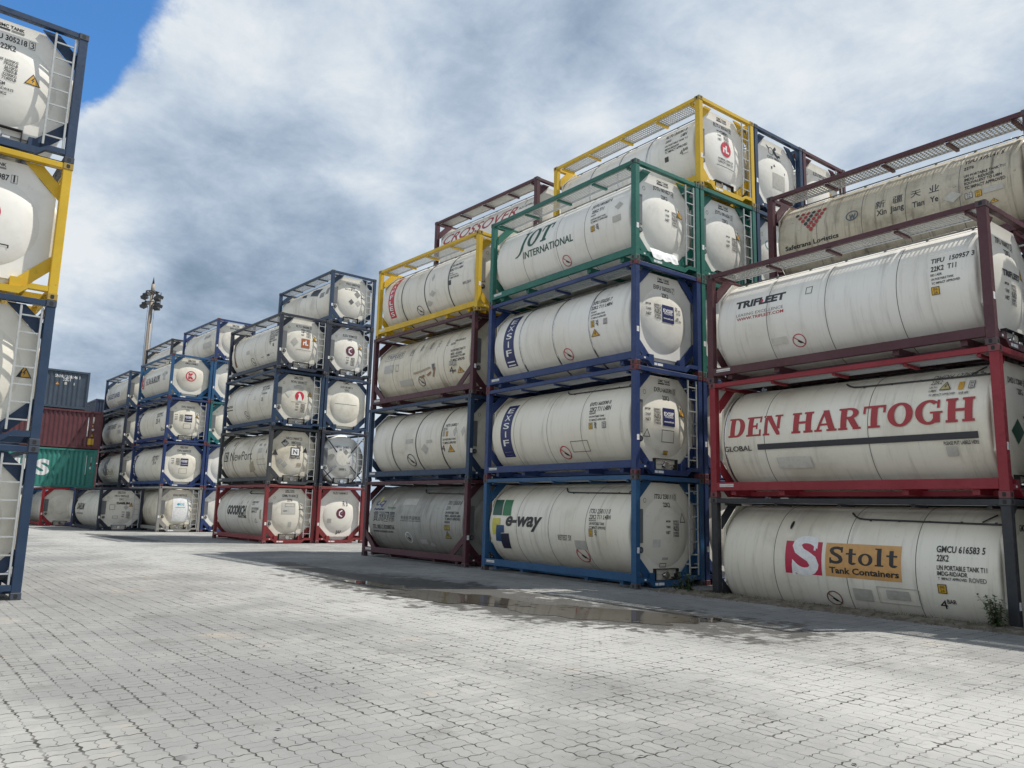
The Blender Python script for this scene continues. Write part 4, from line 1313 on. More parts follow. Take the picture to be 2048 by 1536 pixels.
# ------------------------------------------------------------------ the ground
def ground_material():
    m, g, b = new_mat('block_paving')
    oc = g.n('ShaderNodeTexCoord').outputs['Object']
    sep = g.n('ShaderNodeSeparateXYZ', {0: oc})
    x, y = sep.outputs[0], sep.outputs[1]
    P_ = 0.2275
    # the blocks have stepped flanks: push the joints to and fro with a triangle wave
    def tri(v, per):
        return g.m('SUBTRACT', g.m('MULTIPLY', g.m('PINGPONG', g.m('DIVIDE', v, per / 2), 1.0), 2.0), 1.0)
    warp = g.noise(oc, 0.55, 3, 0.5, 0, True)
    wsep = g.n('ShaderNodeSeparateXYZ', {0: warp})
    fw = g.noise(oc, 7.0, 3, 0.6, 0, True)
    fsep = g.n('ShaderNodeSeparateXYZ', {0: fw})
    def bent(v, other, w, f):
        v = g.m('ADD', v, g.m('MULTIPLY', tri(other, P_ / 2), 0.0105))
        v = g.m('ADD', v, g.m('MULTIPLY', g.m('SUBTRACT', w, 0.5), 0.10))
        return g.m('ADD', v, g.m('MULTIPLY', g.m('SUBTRACT', f, 0.5), 0.030))
    xb = bent(x, y, wsep.outputs[0], fsep.outputs[0])
    yb = bent(y, x, wsep.outputs[1], fsep.outputs[1])
    cx = g.m('DIVIDE', xb, P_); cy = g.m('DIVIDE', yb, P_)
    ix, iy = g.m('FLOOR', cx), g.m('FLOOR', cy)
    fx, fy = g.m('FRACT', cx), g.m('FRACT', cy)
    odd = g.m('MODULO', g.m('ABSOLUTE', g.m('ADD', ix, iy)), 2.0)     # basket weave: every other square is split the other way
    wn = g.n('ShaderNodeTexWhiteNoise', {'Vector': g.comb(ix, iy, 0.0)})
    wn.noise_dimensions = '3D'
    halfx = g.m('GREATER_THAN', fx, 0.5); halfy = g.m('GREATER_THAN', fy, 0.5)
    half = g.m('ADD', g.m('MULTIPLY', odd, halfx), g.m('MULTIPLY', g.m('SUBTRACT', 1.0, odd), halfy))
    wn2 = g.n('ShaderNodeTexWhiteNoise', {'Vector': g.comb(ix, iy, half)})
    wn2.noise_dimensions = '3D'
    def edge(f):   # distance to the nearest joint in metres
        return g.m('MULTIPLY', g.m('SUBTRACT', 0.5, g.m('ABSOLUTE', g.m('SUBTRACT', f, 0.5))), P_)
    def centre(f):
        return g.m('MULTIPLY', g.m('ABSOLUTE', g.m('SUBTRACT', f, 0.5)), P_)
    ex, ey = edge(fx), edge(fy)
    cxm = g.m('ADD', centre(fx), g.m('MULTIPLY', g.m('SUBTRACT', 1.0, odd), 1.0))
    cym = g.m('ADD', centre(fy), g.m('MULTIPLY', odd, 1.0))
    gap = g.noise(oc, 1.1, 4, 0.6)                 # joints open and close over the yard
    gapf = g.noise(oc, 5.5, 3, 0.6)
    wid = g.m('MULTIPLY', g.ss(g.m('ADD', g.m('MULTIPLY', gap, 0.6), g.m('MULTIPLY', gapf, 0.4)), 0.40, 0.66, 0.0006, 0.0125), 1.0)
    dx = g.m('SUBTRACT', 1.0, g.ss(ex, g.m('MULTIPLY', wid, 0.5), g.m('ADD', wid, 0.0025)))
    dy = g.m('SUBTRACT', 1.0, g.ss(ey, g.m('MULTIPLY', wid, 0.6), g.m('ADD', g.m('MULTIPLY', wid, 1.25), 0.003)))
    wh = g.m('MULTIPLY', wid, 0.42)
    dcx = g.m('MULTIPLY', g.m('SUBTRACT', 1.0, g.ss(g.m('MINIMUM', cxm, cym), g.m('MULTIPLY', wh, 0.4), g.m('ADD', wh, 0.002))), 0.55)
    joint = g.m('MAXIMUM', g.m('MAXIMUM', dx, dy), dcx)
    joint = g.m('MULTIPLY', joint, g.ss(g.noise(oc, 3.2, 4, 0.6), 0.36, 0.60, 0.10, 1.0))
    # colour
    blot = g.noise(oc, 0.35, 5, 0.6, 0.3)
    fine = g.noise(oc, 22.0, 5, 0.7)
    mid = g.noise(oc, 2.6, 5, 0.65)
    c = g.mix(g.ss(blot, 0.36, 0.64), (0.205, 0.204, 0.198, 1), (0.325, 0.322, 0.306, 1))
    c = g.mix(g.m('MULTIPLY', wn2.outputs[0], 0.34), c, (0.175, 0.178, 0.182, 1))
    c = g.mix(g.ss(mid, 0.45, 0.75, 0, 0.45), c, (0.17, 0.17, 0.168, 1))
    c = g.mix(g.ss(fine, 0.5, 0.8, 0, 0.35), c, (0.40, 0.40, 0.388, 1))
    tread = g.noise(g.vm('MULTIPLY', oc, (0.10, 0.75, 1.0)), 1.0, 5, 0.6, 0.4)      # lorry tracks along the lane
    c = g.mix(g.ss(tread, 0.50, 0.72, 0, 0.5), c, (0.175, 0.176, 0.173, 1))
    wob = g.m('ADD', y, g.m('MULTIPLY', g.m('SUBTRACT', g.noise(oc, 0.22, 4, 0.6), 0.5), 5.0))
    c = g.mix(g.m('MULTIPLY', g.ss(wob, 5.2, 7.2), g.ss(wob, 10.0, 8.0, 0.0, 0.5)), c, (0.40, 0.398, 0.385, 1))      # dusty strip along the stacks
    c = g.mix(g.m('MULTIPLY', g.ss(wob, 0.8, 2.2), g.ss(wob, 5.2, 3.2, 0.0, 0.55)), c, (0.185, 0.186, 0.184, 1))    # worn wheel track
    dirt = g.noise(g.vm('ADD', oc, (5.0, 13.0, 2.0)), 1.3, 7, 0.68, 0.5)
    c = g.mix(g.ss(dirt, 0.54, 0.72, 0, 0.6), c, (0.13, 0.128, 0.12, 1))
    warm = g.noise(g.vm('ADD', oc, (31.0, 4.0, 0.0)), 0.8, 4, 0.6)
    c = g.mix(g.ss(warm, 0.62, 0.74, 0, 0.45), c, (0.35, 0.30, 0.235, 1))
    # damp ground round the puddle: a patch with its own ragged outline
    def near(cx_, cy_, rx, ry, ang):
        ca, sa = math.cos(ang), math.sin(ang)
        px = g.m('SUBTRACT', x, cx_); py = g.m('SUBTRACT', y, cy_)
        u = g.m('DIVIDE', g.m('ADD', g.m('MULTIPLY', px, ca), g.m('MULTIPLY', py, sa)), rx)
        v = g.m('DIVIDE', g.m('SUBTRACT', g.m('MULTIPLY', py, ca), g.m('MULTIPLY', px, sa)), ry)
        return g.m('SQRT', g.m('ADD', g.m('MULTIPLY', u, u), g.m('MULTIPLY', v, v)))
    wet = None
    for q in DAMP:
        dd = near(*q)
        wet = dd if wet is None else g.m('MINIMUM', wet, dd)
    wet = g.m('ADD', wet, g.m('MULTIPLY', g.m('SUBTRACT', g.noise(oc, 1.3, 6, 0.7), 0.5), 1.6))
    wet = g.m('ADD', wet, g.m('MULTIPLY', g.m('SUBTRACT', wn2.outputs[0], 0.5), 0.45))
    wetf = g.ss(wet, 0.72, 1.05, 1.0, 0.0)
    c = g.mix(g.m('MULTIPLY', wetf, 0.88), c, (0.040, 0.038, 0.034, 1))
    spots = g.noise(oc, 1.9, 2, 0.4)
    c = g.mix(g.ss(spots, 0.735, 0.75, 0, 0.55), c, (0.10, 0.10, 0.10, 1))
    c = g.mix(joint, c, (0.042, 0.040, 0.034, 1))
    g.set(b.inputs['Base Color'], c)
    rough = g.m('SUBTRACT', g.ss(fine, 0.3, 0.7, 0.72, 0.9), g.m('MULTIPLY', wetf, 0.22))
    g.set(b.inputs['Roughness'], rough)
    b.inputs['Specular IOR Level'].default_value = 0.35
    hgt = g.m('SUBTRACT', g.m('ADD', g.m('MULTIPLY', wn2.outputs[0], 0.18), g.m('MULTIPLY', fine, 0.16)), g.m('MULTIPLY', joint, 0.9))
    hgt = g.m('ADD', hgt, g.m('MULTIPLY', g.noise(oc, 0.9, 3, 0.5), 0.8))
    bump = g.n('ShaderNodeBump', {'Height': hgt, 'Strength': 0.8, 'Distance': 0.014})
    g.set(b.inputs['Normal'], bump.outputs[0])


def soil_material():
    m, g, b = new_mat('soil')
    oc = g.n('ShaderNodeTexCoord').outputs['Object']
    n1 = g.noise(oc, 6.0, 6, 0.7); n2 = g.noise(oc, 40.0, 4, 0.7)
    c = g.mix(g.ss(n1, 0.35, 0.7), (0.085, 0.07, 0.052, 1), (0.19, 0.165, 0.13, 1))
    c = g.mix(g.ss(n2, 0.55, 0.75, 0, 0.6), c, (0.30, 0.28, 0.24, 1))
    g.set(b.inputs['Base Color'], c)
    b.inputs['Roughness'].default_value = 0.95
    bump = g.n('ShaderNodeBump', {'Height': n1, 'Strength': 0.8, 'Distance': 0.03})
    g.set(b.inputs['Normal'], bump.outputs[0])


DAMP = [(-9.9, 9.8, 4.2, 1.7, 0.30), (-14.4, 9.6, 5.0, 1.7, 0.08), (-19.5, 9.6, 4.2, 0.55, -0.05), (-41.0, 9.6, 5.0, 0.7, 0.1)]
ground_material()
soil_material()
# pit in which the right-hand stack stands, half a metre below the paving
PX0, PX1, PY0, PY1 = -11.25, 9.0, 14.27, 60.0
bm = bmesh.new()
for x0, x1, y0, y1 in ((-400, PX0, -300, 400), (PX1, 300, -300, 400), (PX0, PX1, -300, PY0), (PX0, PX1, PY1, 400)):
    vs_ = [bm.verts.new((x0, y0, 0)), bm.verts.new((x1, y0, 0)), bm.verts.new((x1, y1, 0)), bm.verts.new((x0, y1, 0))]
    bm.faces.new(vs_)
# walls of the pit
for a, b_ in (((PX0, PY0), (PX1, PY0)), ((PX1, PY0), (PX1, PY1)), ((PX1, PY1), (PX0, PY1)), ((PX0, PY1), (PX0, PY0))):
    bm.faces.new([bm.verts.new((a[0], a[1], 0)), bm.verts.new((b_[0], b_[1], 0)), bm.verts.new((b_[0], b_[1], -.52)), bm.verts.new((a[0], a[1], -.52))])
tag(mesh_obj('ground', bm, 'block_paving'), kind='structure')
bm = bmesh.new()
bm.faces.new([bm.verts.new(p) for p in ((PX0 - .01, PY0 - .01, -.508), (PX1 + .01, PY0 - .01, -.508), (PX1 + .01, PY1 + .01, -.508), (PX0 - .01, PY1 + .01, -.508))])
tag(mesh_obj('lower_ground', bm, 'soil'), kind='structure')
# low bank of soil along the edge
bm = bmesh.new()
rng = random.Random(3)
nx, prof = 150, [(13.80, -.006), (13.90, .03), (14.02, .062), (14.15, .075), (14.27, .065), (14.36, .02), (14.41, -.12), (14.43, -.50)]
rows = []
for i in range(nx + 1):
    x = -12.0 + 17.0 * i / nx
    fade = min(1.0, max(0.0, (x + 12.0) / .8))
    yoff = -.012 * (x + 4.7) * 0 + .033 * -(x + 10.8) * 1.0
    row = []
    for j, (yy, zz) in enumerate(prof):
        jz = (rng.random() - .5) * .05 if 0 < j < 6 else 0
        jy = (rng.random() - .5) * .09 if j < 5 else 0
        zz2 = zz * (fade if zz > 0 else 1) + jz * fade
        y2 = 14.27 + (yy - 14.27) * (1 if j >= 4 else .95) + yoff * 0 + jy
        row.append(bm.verts.new((x, y2, zz2 if x > PX0 + .05 or j < 4 else min(zz2, .02))))
    rows.append(row)
for a, b_ in zip(rows, rows[1:]):
    for j in range(len(prof) - 1):
        f = bm.faces.new((a[j], b_[j], b_[j + 1], a[j + 1])); f.smooth = True
tag(mesh_obj('soil_bank', bm, 'soil'), kind='structure')

# puddle
def puddle_mat():
    m, g, b = new_mat('muddy_water')
    oc = g.n('ShaderNodeTexCoord').outputs['Object']
    n = g.noise(oc, 0.9, 3)
    g.set(b.inputs['Base Color'], g.mix(n, (0.040, 0.034, 0.026, 1), (0.060, 0.051, 0.040, 1)))
    b.inputs['Roughness'].default_value = 0.06
    b.inputs['IOR'].default_value = 1.33
    g.set(b.inputs['Alpha'], g.ss(g.m('ADD', g.noise(oc, 2.2, 5, 0.65), g.m('MULTIPLY', g.m('SUBTRACT', g.noise(oc, 0.7, 2), 0.5), 0.5)), 0.34, 0.42))
    bump = g.n('ShaderNodeBump', {'Height': g.noise(oc, 5.0, 2), 'Strength': 0.02, 'Distance': 0.01})
    g.set(b.inputs['Normal'], bump.outputs[0])


puddle_mat()


def puddle(cx, cy, rx, ry, ang, seed):
    rg = random.Random(seed)
    ph = [rg.random() * 6.28 for _ in range(6)]
    bm = bmesh.new()
    vs_ = []
    for i in range(90):
        a = 2 * math.pi * i / 90
        k = 1 + .16 * math.sin(2 * a + ph[0]) + .12 * math.sin(3 * a + ph[1]) + .08 * math.sin(5 * a + ph[2]) + .06 * math.sin(9 * a + ph[3]) + .05 * math.sin(14 * a + ph[4]) + .04 * (rg.random() - .5)
        u, v = rx * k * math.cos(a), ry * k * math.sin(a)
        vs_.append(bm.verts.new((cx + u * math.cos(ang) - v * math.sin(ang), cy + u * math.sin(ang) + v * math.cos(ang), .0035 + .0025 * seed)))
    bm.faces.new(vs_)
    tag(mesh_obj('water_puddle', bm, 'muddy_water'), kind='structure')


for q in ((-9.7, 9.8, 1.9, .9, .33, 1), (-12.7, 9.05, 1.7, .72, .10, 2), (-15.4, 9.0, 1.0, .36, .05, 3)):
    puddle(*q)

# ------------------------------------------------------------------ the tank containers
GM, GR, GN, GP, GQ, GS, GL = ('tank containers of the stack nearest the middle', 'tank containers of the right-hand stack', 'tank containers of the stack with the yellow frame on top',
    'tank containers of the stack with two columns of ends', 'tank containers of the far blue stack', 'tank containers of the farthest stack', 'tank containers of the left-hand stack')
GH = 'tank containers hidden in the rear rows'
HID = 'plain white tank in a rear row, hidden behind the front stacks'
X = end_marks
# middle stack, front column
tank(('M', 0, 0), 'cream tank in blue frame by the puddle, green, yellow and navy blocks on its side', 'blue', 'tank_cream', GM, pipe='hose', marks=X('ITSU 258111 0', maker=False, tri='open', table=(1.15, 1.5), extra=(('r', 'ghost2', (.72, .92, .95, 1.1)), ('r', 'ghost', (1.05, .62, 1.25, .68)), ('rect', 'dark', (1.0, .45, 1.22, .55)))))
tank(('M', 0, 1), 'white tank with navy vertical panel, directly above the one with green and yellow blocks', 'navyblue', 'tank_cream', GM, pipe='hose', marks=X('EXFU 665590 0', logo='exsif', table=(.52, 1.58), extra=(('rect', 'dark', (1.02, .82, 1.46, 1.12)), ('tri', 'open', (.46, .92, .66, 1.12)), ('uic', 'yellow', (1.12, .52, 1.28, .62)))))
tank(('M', 0, 2), 'white tank with navy vertical panel and shiny steel bands, under the green frame', 'navyblue', 'tank_white', GM, end='rear', marks=X('EXFU 550235 7', logo='exsif', tri=False, ring=False, table=(.55, 1.60), extra=(('t', '25', 'dark', (1.56, 1.58, 1.66, 1.66)), ('t', '4', 'dark', (1.6, 1.48, 1.66, 1.55)), ('rect', 'dark', (1.7, 1.5, 1.78, 1.62)), ('t', 'MFR', 'dark', (1.6, 1.36, 1.7, 1.4)), ('t', 'DATE 2018', 'dark', (1.54, 1.3, 1.8, 1.34)))), cast='navyblue')
tank(('M', 0, 3), 'white tank in green frame with tall dark green slanted lettering on its side', 'green', 'tank_white', GM, valve=False, marks=X('JOTU 001827 4', table=(1.2, 1.55)))
tank(('M', 1, 3), 'white tank in green frame under the yellow one, only its end showing', 'green', 'tank_white', GM, marks=X('JOTU 001656 5', table=(1.2, 1.45)))
tank(('M', 1, 4), 'white tank in yellow frame, highest of all, red round emblem on its end', 'yellow', 'tank_white', GM, walk='mesh', marks=X('RLTU 203361 8', logo='rl', table=(.95, 1.9), tri=False, ring=False))
tank(('M', 2, 4), 'white tank in dark blue frame, black dragon mark and grey patch on its end', 'steelblue', 'tank_white', GM, end='rear', walk='mesh', marks=X(None, maker=False, tri=False, ring=False, table=False, extra=(
    ('ring', 'char', (.95, 2.0, 1.21, 2.26)), ('p', 'char', [(.82, 2.30), (.95, 2.18), (1.0, 2.22), (.93, 2.26)]), ('p', 'char', [(1.18, 2.22), (1.30, 2.34), (1.36, 2.26), (1.28, 2.2), (1.40, 2.08), (1.52, 2.12), (1.56, 2.04), (1.44, 2.02), (1.36, 1.96), (1.24, 2.04)]), ('t', 'CXTU 108233 4', 'dark', (.85, 1.86, 1.5, 1.95)),
    ('tri', 'black', (1.05, 1.62, 1.16, 1.71)), ('r', 'dark', (.94, 1.52, 1.0, 1.60)), ('r', 'ghost', (1.0, .95, 1.62, 1.42)), ('r', 'dark', (1.62, 1.5, 1.66, 1.56)))))
tank(('M', 3, 4), 'white tank end in maroon frame beside the dark blue one with the dragon mark', 'maroon', 'tank_white', GM, marks=X('SLZU 207116 8', maker=False, table=False))
tank(('M', 2, 3), 'white tank in dark blue frame below the dragon mark, mostly hidden', 'steelblue', 'tank_white', GM, marks=X(None, maker=False, table=False, extra=(('ring', 'cyan', (.62, 1.55, .92, 1.85)),)))
for lv in (0, 1, 2): tank(('M', 1, lv), HID, 'green' if lv == 2 else 'navyblue', 'tank_white', GH, low=True, pipe=False)
for lv in (0, 1, 2): tank(('M', 2, lv), HID, 'steelblue', 'tank_white', GH, low=True, pipe=False)
for lv in (0, 1, 2, 3): tank(('M', 3, lv), HID, 'maroon', 'tank_white', GH, low=True, pipe=False)
# right-hand stack
tank(('R', 0, 0), 'cream tank in near-black frame behind the soil bank, with a crimson and orange sign', 'charcoal', 'tank_cream', GR, pipe='hose', marks=X('GMCU 616583 5', maker=False, tri=False))
tank(('R', 0, 1), 'cream tank in bright red frame with huge dark red lettering over a black bar', 'red', 'tank_cream', GR, pipe='hose', style='', marks=X('DHDU 127689 9', maker=False, extra=(('dia', 'dkgreen', (.66, .95, 1.1, 1.4)),)))
tank(('R', 0, 2), 'clean white tank in maroon frame with small grey and red web address', 'maroon', 'tank_white', GR, walk='mesh', marks=X('TIFU 150957 3', maker=False, table=(.9, 1.25), extra=(('t', 'TRIFLEET', 'char', (.85, 1.42, 1.6, 1.54), {'b': .04}),)))
tank(('R', 1, 3), 'dirty beige tank in maroon frame with red dot emblem and Chinese characters', 'maroon', 'tank_dirty', GR, walk='mesh')
tank(('R', 1, 2), HID, 'maroon', 'tank_white', GH, pipe=False)
for lv in (0, 1): tank(('R', 1, lv), HID, 'charcoal', 'tank_white', GH, low=True, pipe=False)
OUTR = 'plain white tank in a dark frame of the stack just beyond the right-hand stack'
for c_, n_ in ((0, 2), (1, 4)):
    for lv in range(n_): tank(('U', c_, lv), OUTR, 'charcoal', 'tank_white', 'tank containers beyond the right-hand stack', low=True, pipe=False)
# stack left of the middle
tank(('N', 0, 0), 'grey bare-metal tank in maroon frame on the paving, with bold Chinese characters', 'maroon', 'tank_grey', GN, style='sidegusset', pipe='hose')
tank(('N', 0, 1), 'cream tank in navy frame with thin dark bands, standing on the grey tank', 'steelblue', 'tank_pale', GN, marks=X('NETU 260802 1', maker=False))
tank(('N', 0, 2), 'stained cream tank in maroon frame with faded grey lettering and rusty scrapes', 'maroon', 'tank_worn', GN, style='sidegusset')
tank(('N', 0, 3), 'white tank in yellow frame with a red vertical panel of white letters', 'yellow', 'tank_pale', GN, marks=X('RLTU 201348 7', maker=False))
tank(('N', 1, 4), 'white tank in maroon frame set back behind, with thin red slanted lettering', 'maroon', 'tank_white', GN, walk='plain')
for lv in (0, 1, 2, 3): tank(('N', 1, lv), HID, 'steelblue', 'tank_white', GH, low=True, pipe=False)
# stack with two columns of ends
tank(('P', 0, 0), 'grey-white tank in brick red frame on the ground, with bold black condensed lettering', 'brickred', 'tank_pale', GP, pipe='hose', marks=X('GRMU 911818 3', '22T6', tri='open', table=False, extra=(('r', 'plate', (.84, 1.3, 1.5, 1.8)), ('rect', 'dark', (1.0, 1.62, 1.44, 1.76)), ('t', 'CLEAN', 'dark', (.92, 1.4, 1.1, 1.5)), ('ghost', 0) if 0 else ('r', 'ghost', (1.2, .72, 1.34, .95)), ('r', 'white', (1.5, .36, 1.68, .5)))))
tank(('P', 0, 1), 'stained white tank in dark grey frame with a boxed N sign and thin lettering', 'greyframe', 'tank_worn', GP, marks=X('NRCU 196047 5', maker=False, logo='n', tri='black', ring=False, table=(1.1, 1.9)), plate=False)
tank(('P', 0, 2), 'cream tank in blue frame with a red bird emblem on side and end', 'steelblue', 'tank_pale', GP, marks=X('PCVU 203381 7', logo='bird', table=(1.1, 1.06)))
tank(('P', 0, 3), 'cream tank in dark navy frame with faded brown stripe and orange square emblem', 'darknavy', 'tank_pale', GP, marks=X('RLTU 206088 8', maker=False, logo='rlsq', table=(1.1, 1.95)))
tank(('P', 1, 0), 'white ladderless tank end in brick red frame with maroon round emblem, on the ground', 'brickred', 'tank_white', GP, end='rear', marks=X('SLZU 160040 3', '', maker=False, logo='c', tri=False, ring=False, table=False, extra=(('r', 'ghost', (.6, .92, .8, 1.12)), ('t', 'R b', 'dark', (1.3, 1.72, 1.6, 1.95)), ('t', 'CIMC', 'dark', (1.08, .42, 1.36, .49)))) if 0 else end_marks(None, maker=False, logo='c', tri=False, ring=False, table=False, extra=(('t', 'SLZU 160040 3', 'black', (.86, 2.25, 1.6, 2.36)), ('r', 'ghost', (.6, .92, .8, 1.12)), ('t', 'R b', 'grey2', (1.35, 1.7, 1.62, 1.95)), ('t', 'JJAP', 'dark', (1.08, .4, 1.36, .47)))))
tank(('P', 1, 1), 'silver round-ended tank in dark frame braced by thin diagonal bars, beside the boxed N sign', 'darknavy', 'tank_silver', GP, style='xbrace', marks=end_marks(None, maker=False, tri=False, ring=False, table=(1.12, 1.45), extra=(('ell', 'ghost2', (.84, 1.0, 1.6, 1.75)), ('t', 'NETU 260802 1', 'dark', (.82, 1.82, 1.62, 1.93)), ('t', 'FR 2276', 'dark', (1.02, 1.68, 1.4, 1.76)), ('dia', 'grey', (1.2, 1.5, 1.5, 1.78)), ('t', '23000 L', 'dark', (1.02, .78, 1.42, .88)), ('dia', 'ghost', (.5, 1.3, .8, 1.6)))))
tank(('P', 1, 2), 'plain white tank end in blue frame with one thin black line across the dome', 'steelblue', 'tank_cream', GP, end='rear', marks=end_marks(None, maker=False, tri=False, ring=False, table=False, extra=(('t', 'SLZU 801887 6', 'dark', (.9, 2.12, 1.55, 2.22)), ('t', '22K2', 'dark', (1.12, 1.98, 1.36, 2.06)), ('r', 'black', (.62, 1.33, 1.8, 1.345)), ('t', 'CIMC', 'dark', (1.05, 2.32, 1.35, 2.38)))))
tank(('P', 1, 3), 'white tank end in dark navy frame with maroon round emblem and amber triangle', 'darknavy', 'tank_white', GP, marks=X('SLZU 203801 8', maker=False, logo='c', table=(1.06, 1.0)))
tank(('P', 1, 4), 'white tank in blue frame with grey diamonds on its end and black torn marks', 'steelblue', 'tank_pale', GP, dome=True, marks=X('YOLU 600074 6', '22K4', maker=False, tri='open', table=False, extra=(('dia', 'grey', (1.30, 1.45, 1.66, 1.83)), ('dia', 'grey2', (1.0, 1.06, 1.3, 1.36)), ('dia', 'ghost', (1.36, 1.04, 1.7, 1.36)), ('r', 'grey2', (.36, 1.7, .46, 1.85)), ('t', 'NOT TO BE LOADED', 'dark', (.8, 1.78, 1.5, 1.83)))))
# far blue stack
tank(('Q', 0, 0), 'tank with boxy cream end cladding and light blue mark in a bare grey frame', 'bareframe', 'tank_worn', GQ, marks=X('EXXU 200770 8', '2275', maker=False, tri='open', table=False, extra=(('r', 'white', (.85, .6, 1.85, 2.0)), ('ell', 'cyan', (1.08, 1.52, 1.25, 1.66)), ('t', 'EXE', 'cyan', (1.26, 1.52, 1.5, 1.66)), ('r', 'cyan', (1.0, 1.4, 1.55, 1.43)))))
tank(('Q', 0, 1), 'white tank with navy panel and ladderless end, standing on the bare grey frame', 'navyblue', 'tank_cream', GQ, end='rear', marks=X('EXFU 663551 0', logo='exsif', tri=False, ring=False, table=(.55, 1.6), extra=(('rect', 'grey', (1.0, .78, 1.46, 1.08)),)))
tank(('Q', 0, 2), 'white tank with navy panel, ladder and amber triangle, under the red letter emblem', 'navyblue', 'tank_cream', GQ, marks=X('EXFU 382067 0', maker=False, logo='exsif', table=(.52, 1.58), extra=(('rect', 'dark', (1.02, .82, 1.46, 1.12)),)))
tank(('Q', 0, 3), 'cream tank in blue frame with a red round letter emblem and black serif lettering', 'blue', 'tank_pale', GQ, end='rear', marks=X('KMCU 110508 5', '', logo='k', tri=False, ring=False, table=False) if 0 else end_marks(None, logo='k', tri=False, ring=False, table=False, extra=(('t', 'KMCU 110508 5', 'black', (.86, 2.08, 1.56, 2.19)),)), cast='navyblue')
tank(('Q', 1, 0), 'white tank end with black bar sign, at ground level behind the brick red frame', 'navyblue', 'tank_white', GQ, marks=X(None, maker=False, extra=(('r', 'black', (1.0, 1.5, 1.5, 1.72)), ('r', 'white', (1.06, 1.57, 1.5, 1.65)))))
tank(('Q', 1, 1), 'white tank end in navy frame just left of the boxed N sign', 'navyblue', 'tank_white', GQ, end='rear', marks=X('EXFU 663208 1', tri=False, ring=False))
tank(('Q', 1, 2), 'cream tank end in teal frame squeezed between two blue ones', 'teal', 'tank_cream', GQ, marks=X('TTNU 880312 4', maker=False))
tank(('Q', 1, 3), 'white tank end in blue frame right of the red round letter emblem', 'blue', 'tank_white', GQ, end='rear', marks=X('EXFU 660217 9', tri=False, ring=False))
tank(('Q', 1, 4), 'white tank in blue frame with a narrow navy stripe, highest of the far stack', 'navyblue', 'tank_pale', GQ, end='rear', marks=X('EXFU 662040 5', tri=False, ring=False))
# farthest stack and the ground row in front of it
tank(('S', 0, 3), 'white tank in dark blue frame with navy capitals, top of the farthest column', 'steelblue', 'tank_pale', GS)
tank(('S', 0, 2), 'pale tank in dark frame with one line of small dark lettering, farthest column', 'darknavy', 'tank_pale', GS)
tank(('S', 0, 1), 'pale tank in dark frame with a small olive gold sign', 'darknavy', 'tank_pale', GS, marks=end_marks(None, maker=False))
tank(('S', 1, 4), 'pale tank in dark frame peeking over the farthest column, below the light mast', 'charcoal', 'tank_pale', GS)
tank(('S', 0, 0), HID, 'darknavy', 'tank_pale', GH, low=True, pipe=False)
for lv in (0, 1, 2, 3): tank(('S', 1, lv), HID, 'darknavy', 'tank_pale', GH, low=True, pipe=False)
tank(('Q', -1, 0), 'octagon-ended white tank alone on the ground, wide black lettering and amber triangle', 'darknavy', 'tank_pale', GS, marks=X('NKCU 200716 8', maker=True, table=(1.3, 1.15), extra=(('t', 'DAELIM', 'black', (.98, 1.62, 1.7, 1.72), {'b': .06}), ('rect', 'dark', (.62, 1.3, .9, 1.6)), ('dia', 'ghost', (1.36, 1.3, 1.66, 1.6)), ('rect', 'dark', (.82, .8, 1.1, .95)), ('r', 'white', (.84, .34, 1.6, .5)))))
tank(('S', -1, 0), 'unmarked pale tank in navy frame under the green dry container', 'navyblue', 'tank_pale', GS)
tank(('S', -2, 0), 'white tank in vivid red frame on the ground under the green dry container', 'rawred', 'tank_pale', GS)
# left-hand stack
tank(('L', 0, 0), 'white tank in blue frame at the foot of the left stack, ladder reaching the paving', 'steelblue', 'tank_cream', GL, marks=X('EXFU 305877 2', logo=None, tri=False))
tank(('L', 0, 1), 'white tank in blue frame with amber triangle behind its ladder, under the yellow frame', 'steelblue', 'tank_cream', GL, marks=X('EXFU 305402 6', tri=False, extra=(('tri', 'amber', (1.98, 1.18, 2.22, 1.40)),)))
tank(('L', 0, 2), 'white tank in yellow frame at left with part of a red round emblem', 'yellow', 'tank_white', GL, end='rear', marks=X('RLTU 205987 1', tri=False, ring=False, table=False, logo=None, extra=(('ell', 'red', (1.0, 1.2, 1.44, 1.64)), ('r', 'black', (.8, .86, 1.62, .88)), ('r', 'black', (1.60, .82, 1.62, .86)))))
tank(('L', 0, 3), 'white tank in blue frame standing on the yellow one at left, ladder on its end', 'steelblue', 'tank_white', GL, marks=X('EXFU 305218 3', table=False, tri=False, extra=(('tri', 'amber', (1.52, 1.32, 1.78, 1.54)), ('t', 'GROSS 36000KG', 'dark', (1.0, 1.62, 1.40, 1.665)), ('t', '79365LB', 'dark', (1.18, 1.55, 1.40, 1.595)), ('t', '3610KG', 'dark', (1.2, 1.48, 1.40, 1.525)), ('t', '7960LB', 'dark', (1.2, 1.41, 1.40, 1.455)), ('t', '32390KG', 'dark', (1.18, 1.34, 1.40, 1.385)), ('t', '71405LB', 'dark', (1.18, 1.27, 1.40, 1.315)), ('t', 'MPGM', 'dark', (1.06, 1.16, 1.24, 1.21)), ('t', 'C RAILWAYS', 'dark', (1.06, 1.07, 1.38, 1.12)), ('t', '34000KG', 'dark', (1.06, .98, 1.28, 1.03)))))

# ------------------------------------------------------------------ corrugated dry containers
frame_paint('dry_green', (0.030, 0.195, 0.160), 0.5)
frame_paint('dry_maroon', (0.098, 0.028, 0.034), 0.7)
frame_paint('dry_slate', (0.042, 0.062, 0.090), 0.5)
frame_paint('dry_navy', (0.016, 0.026, 0.055), 0.5)


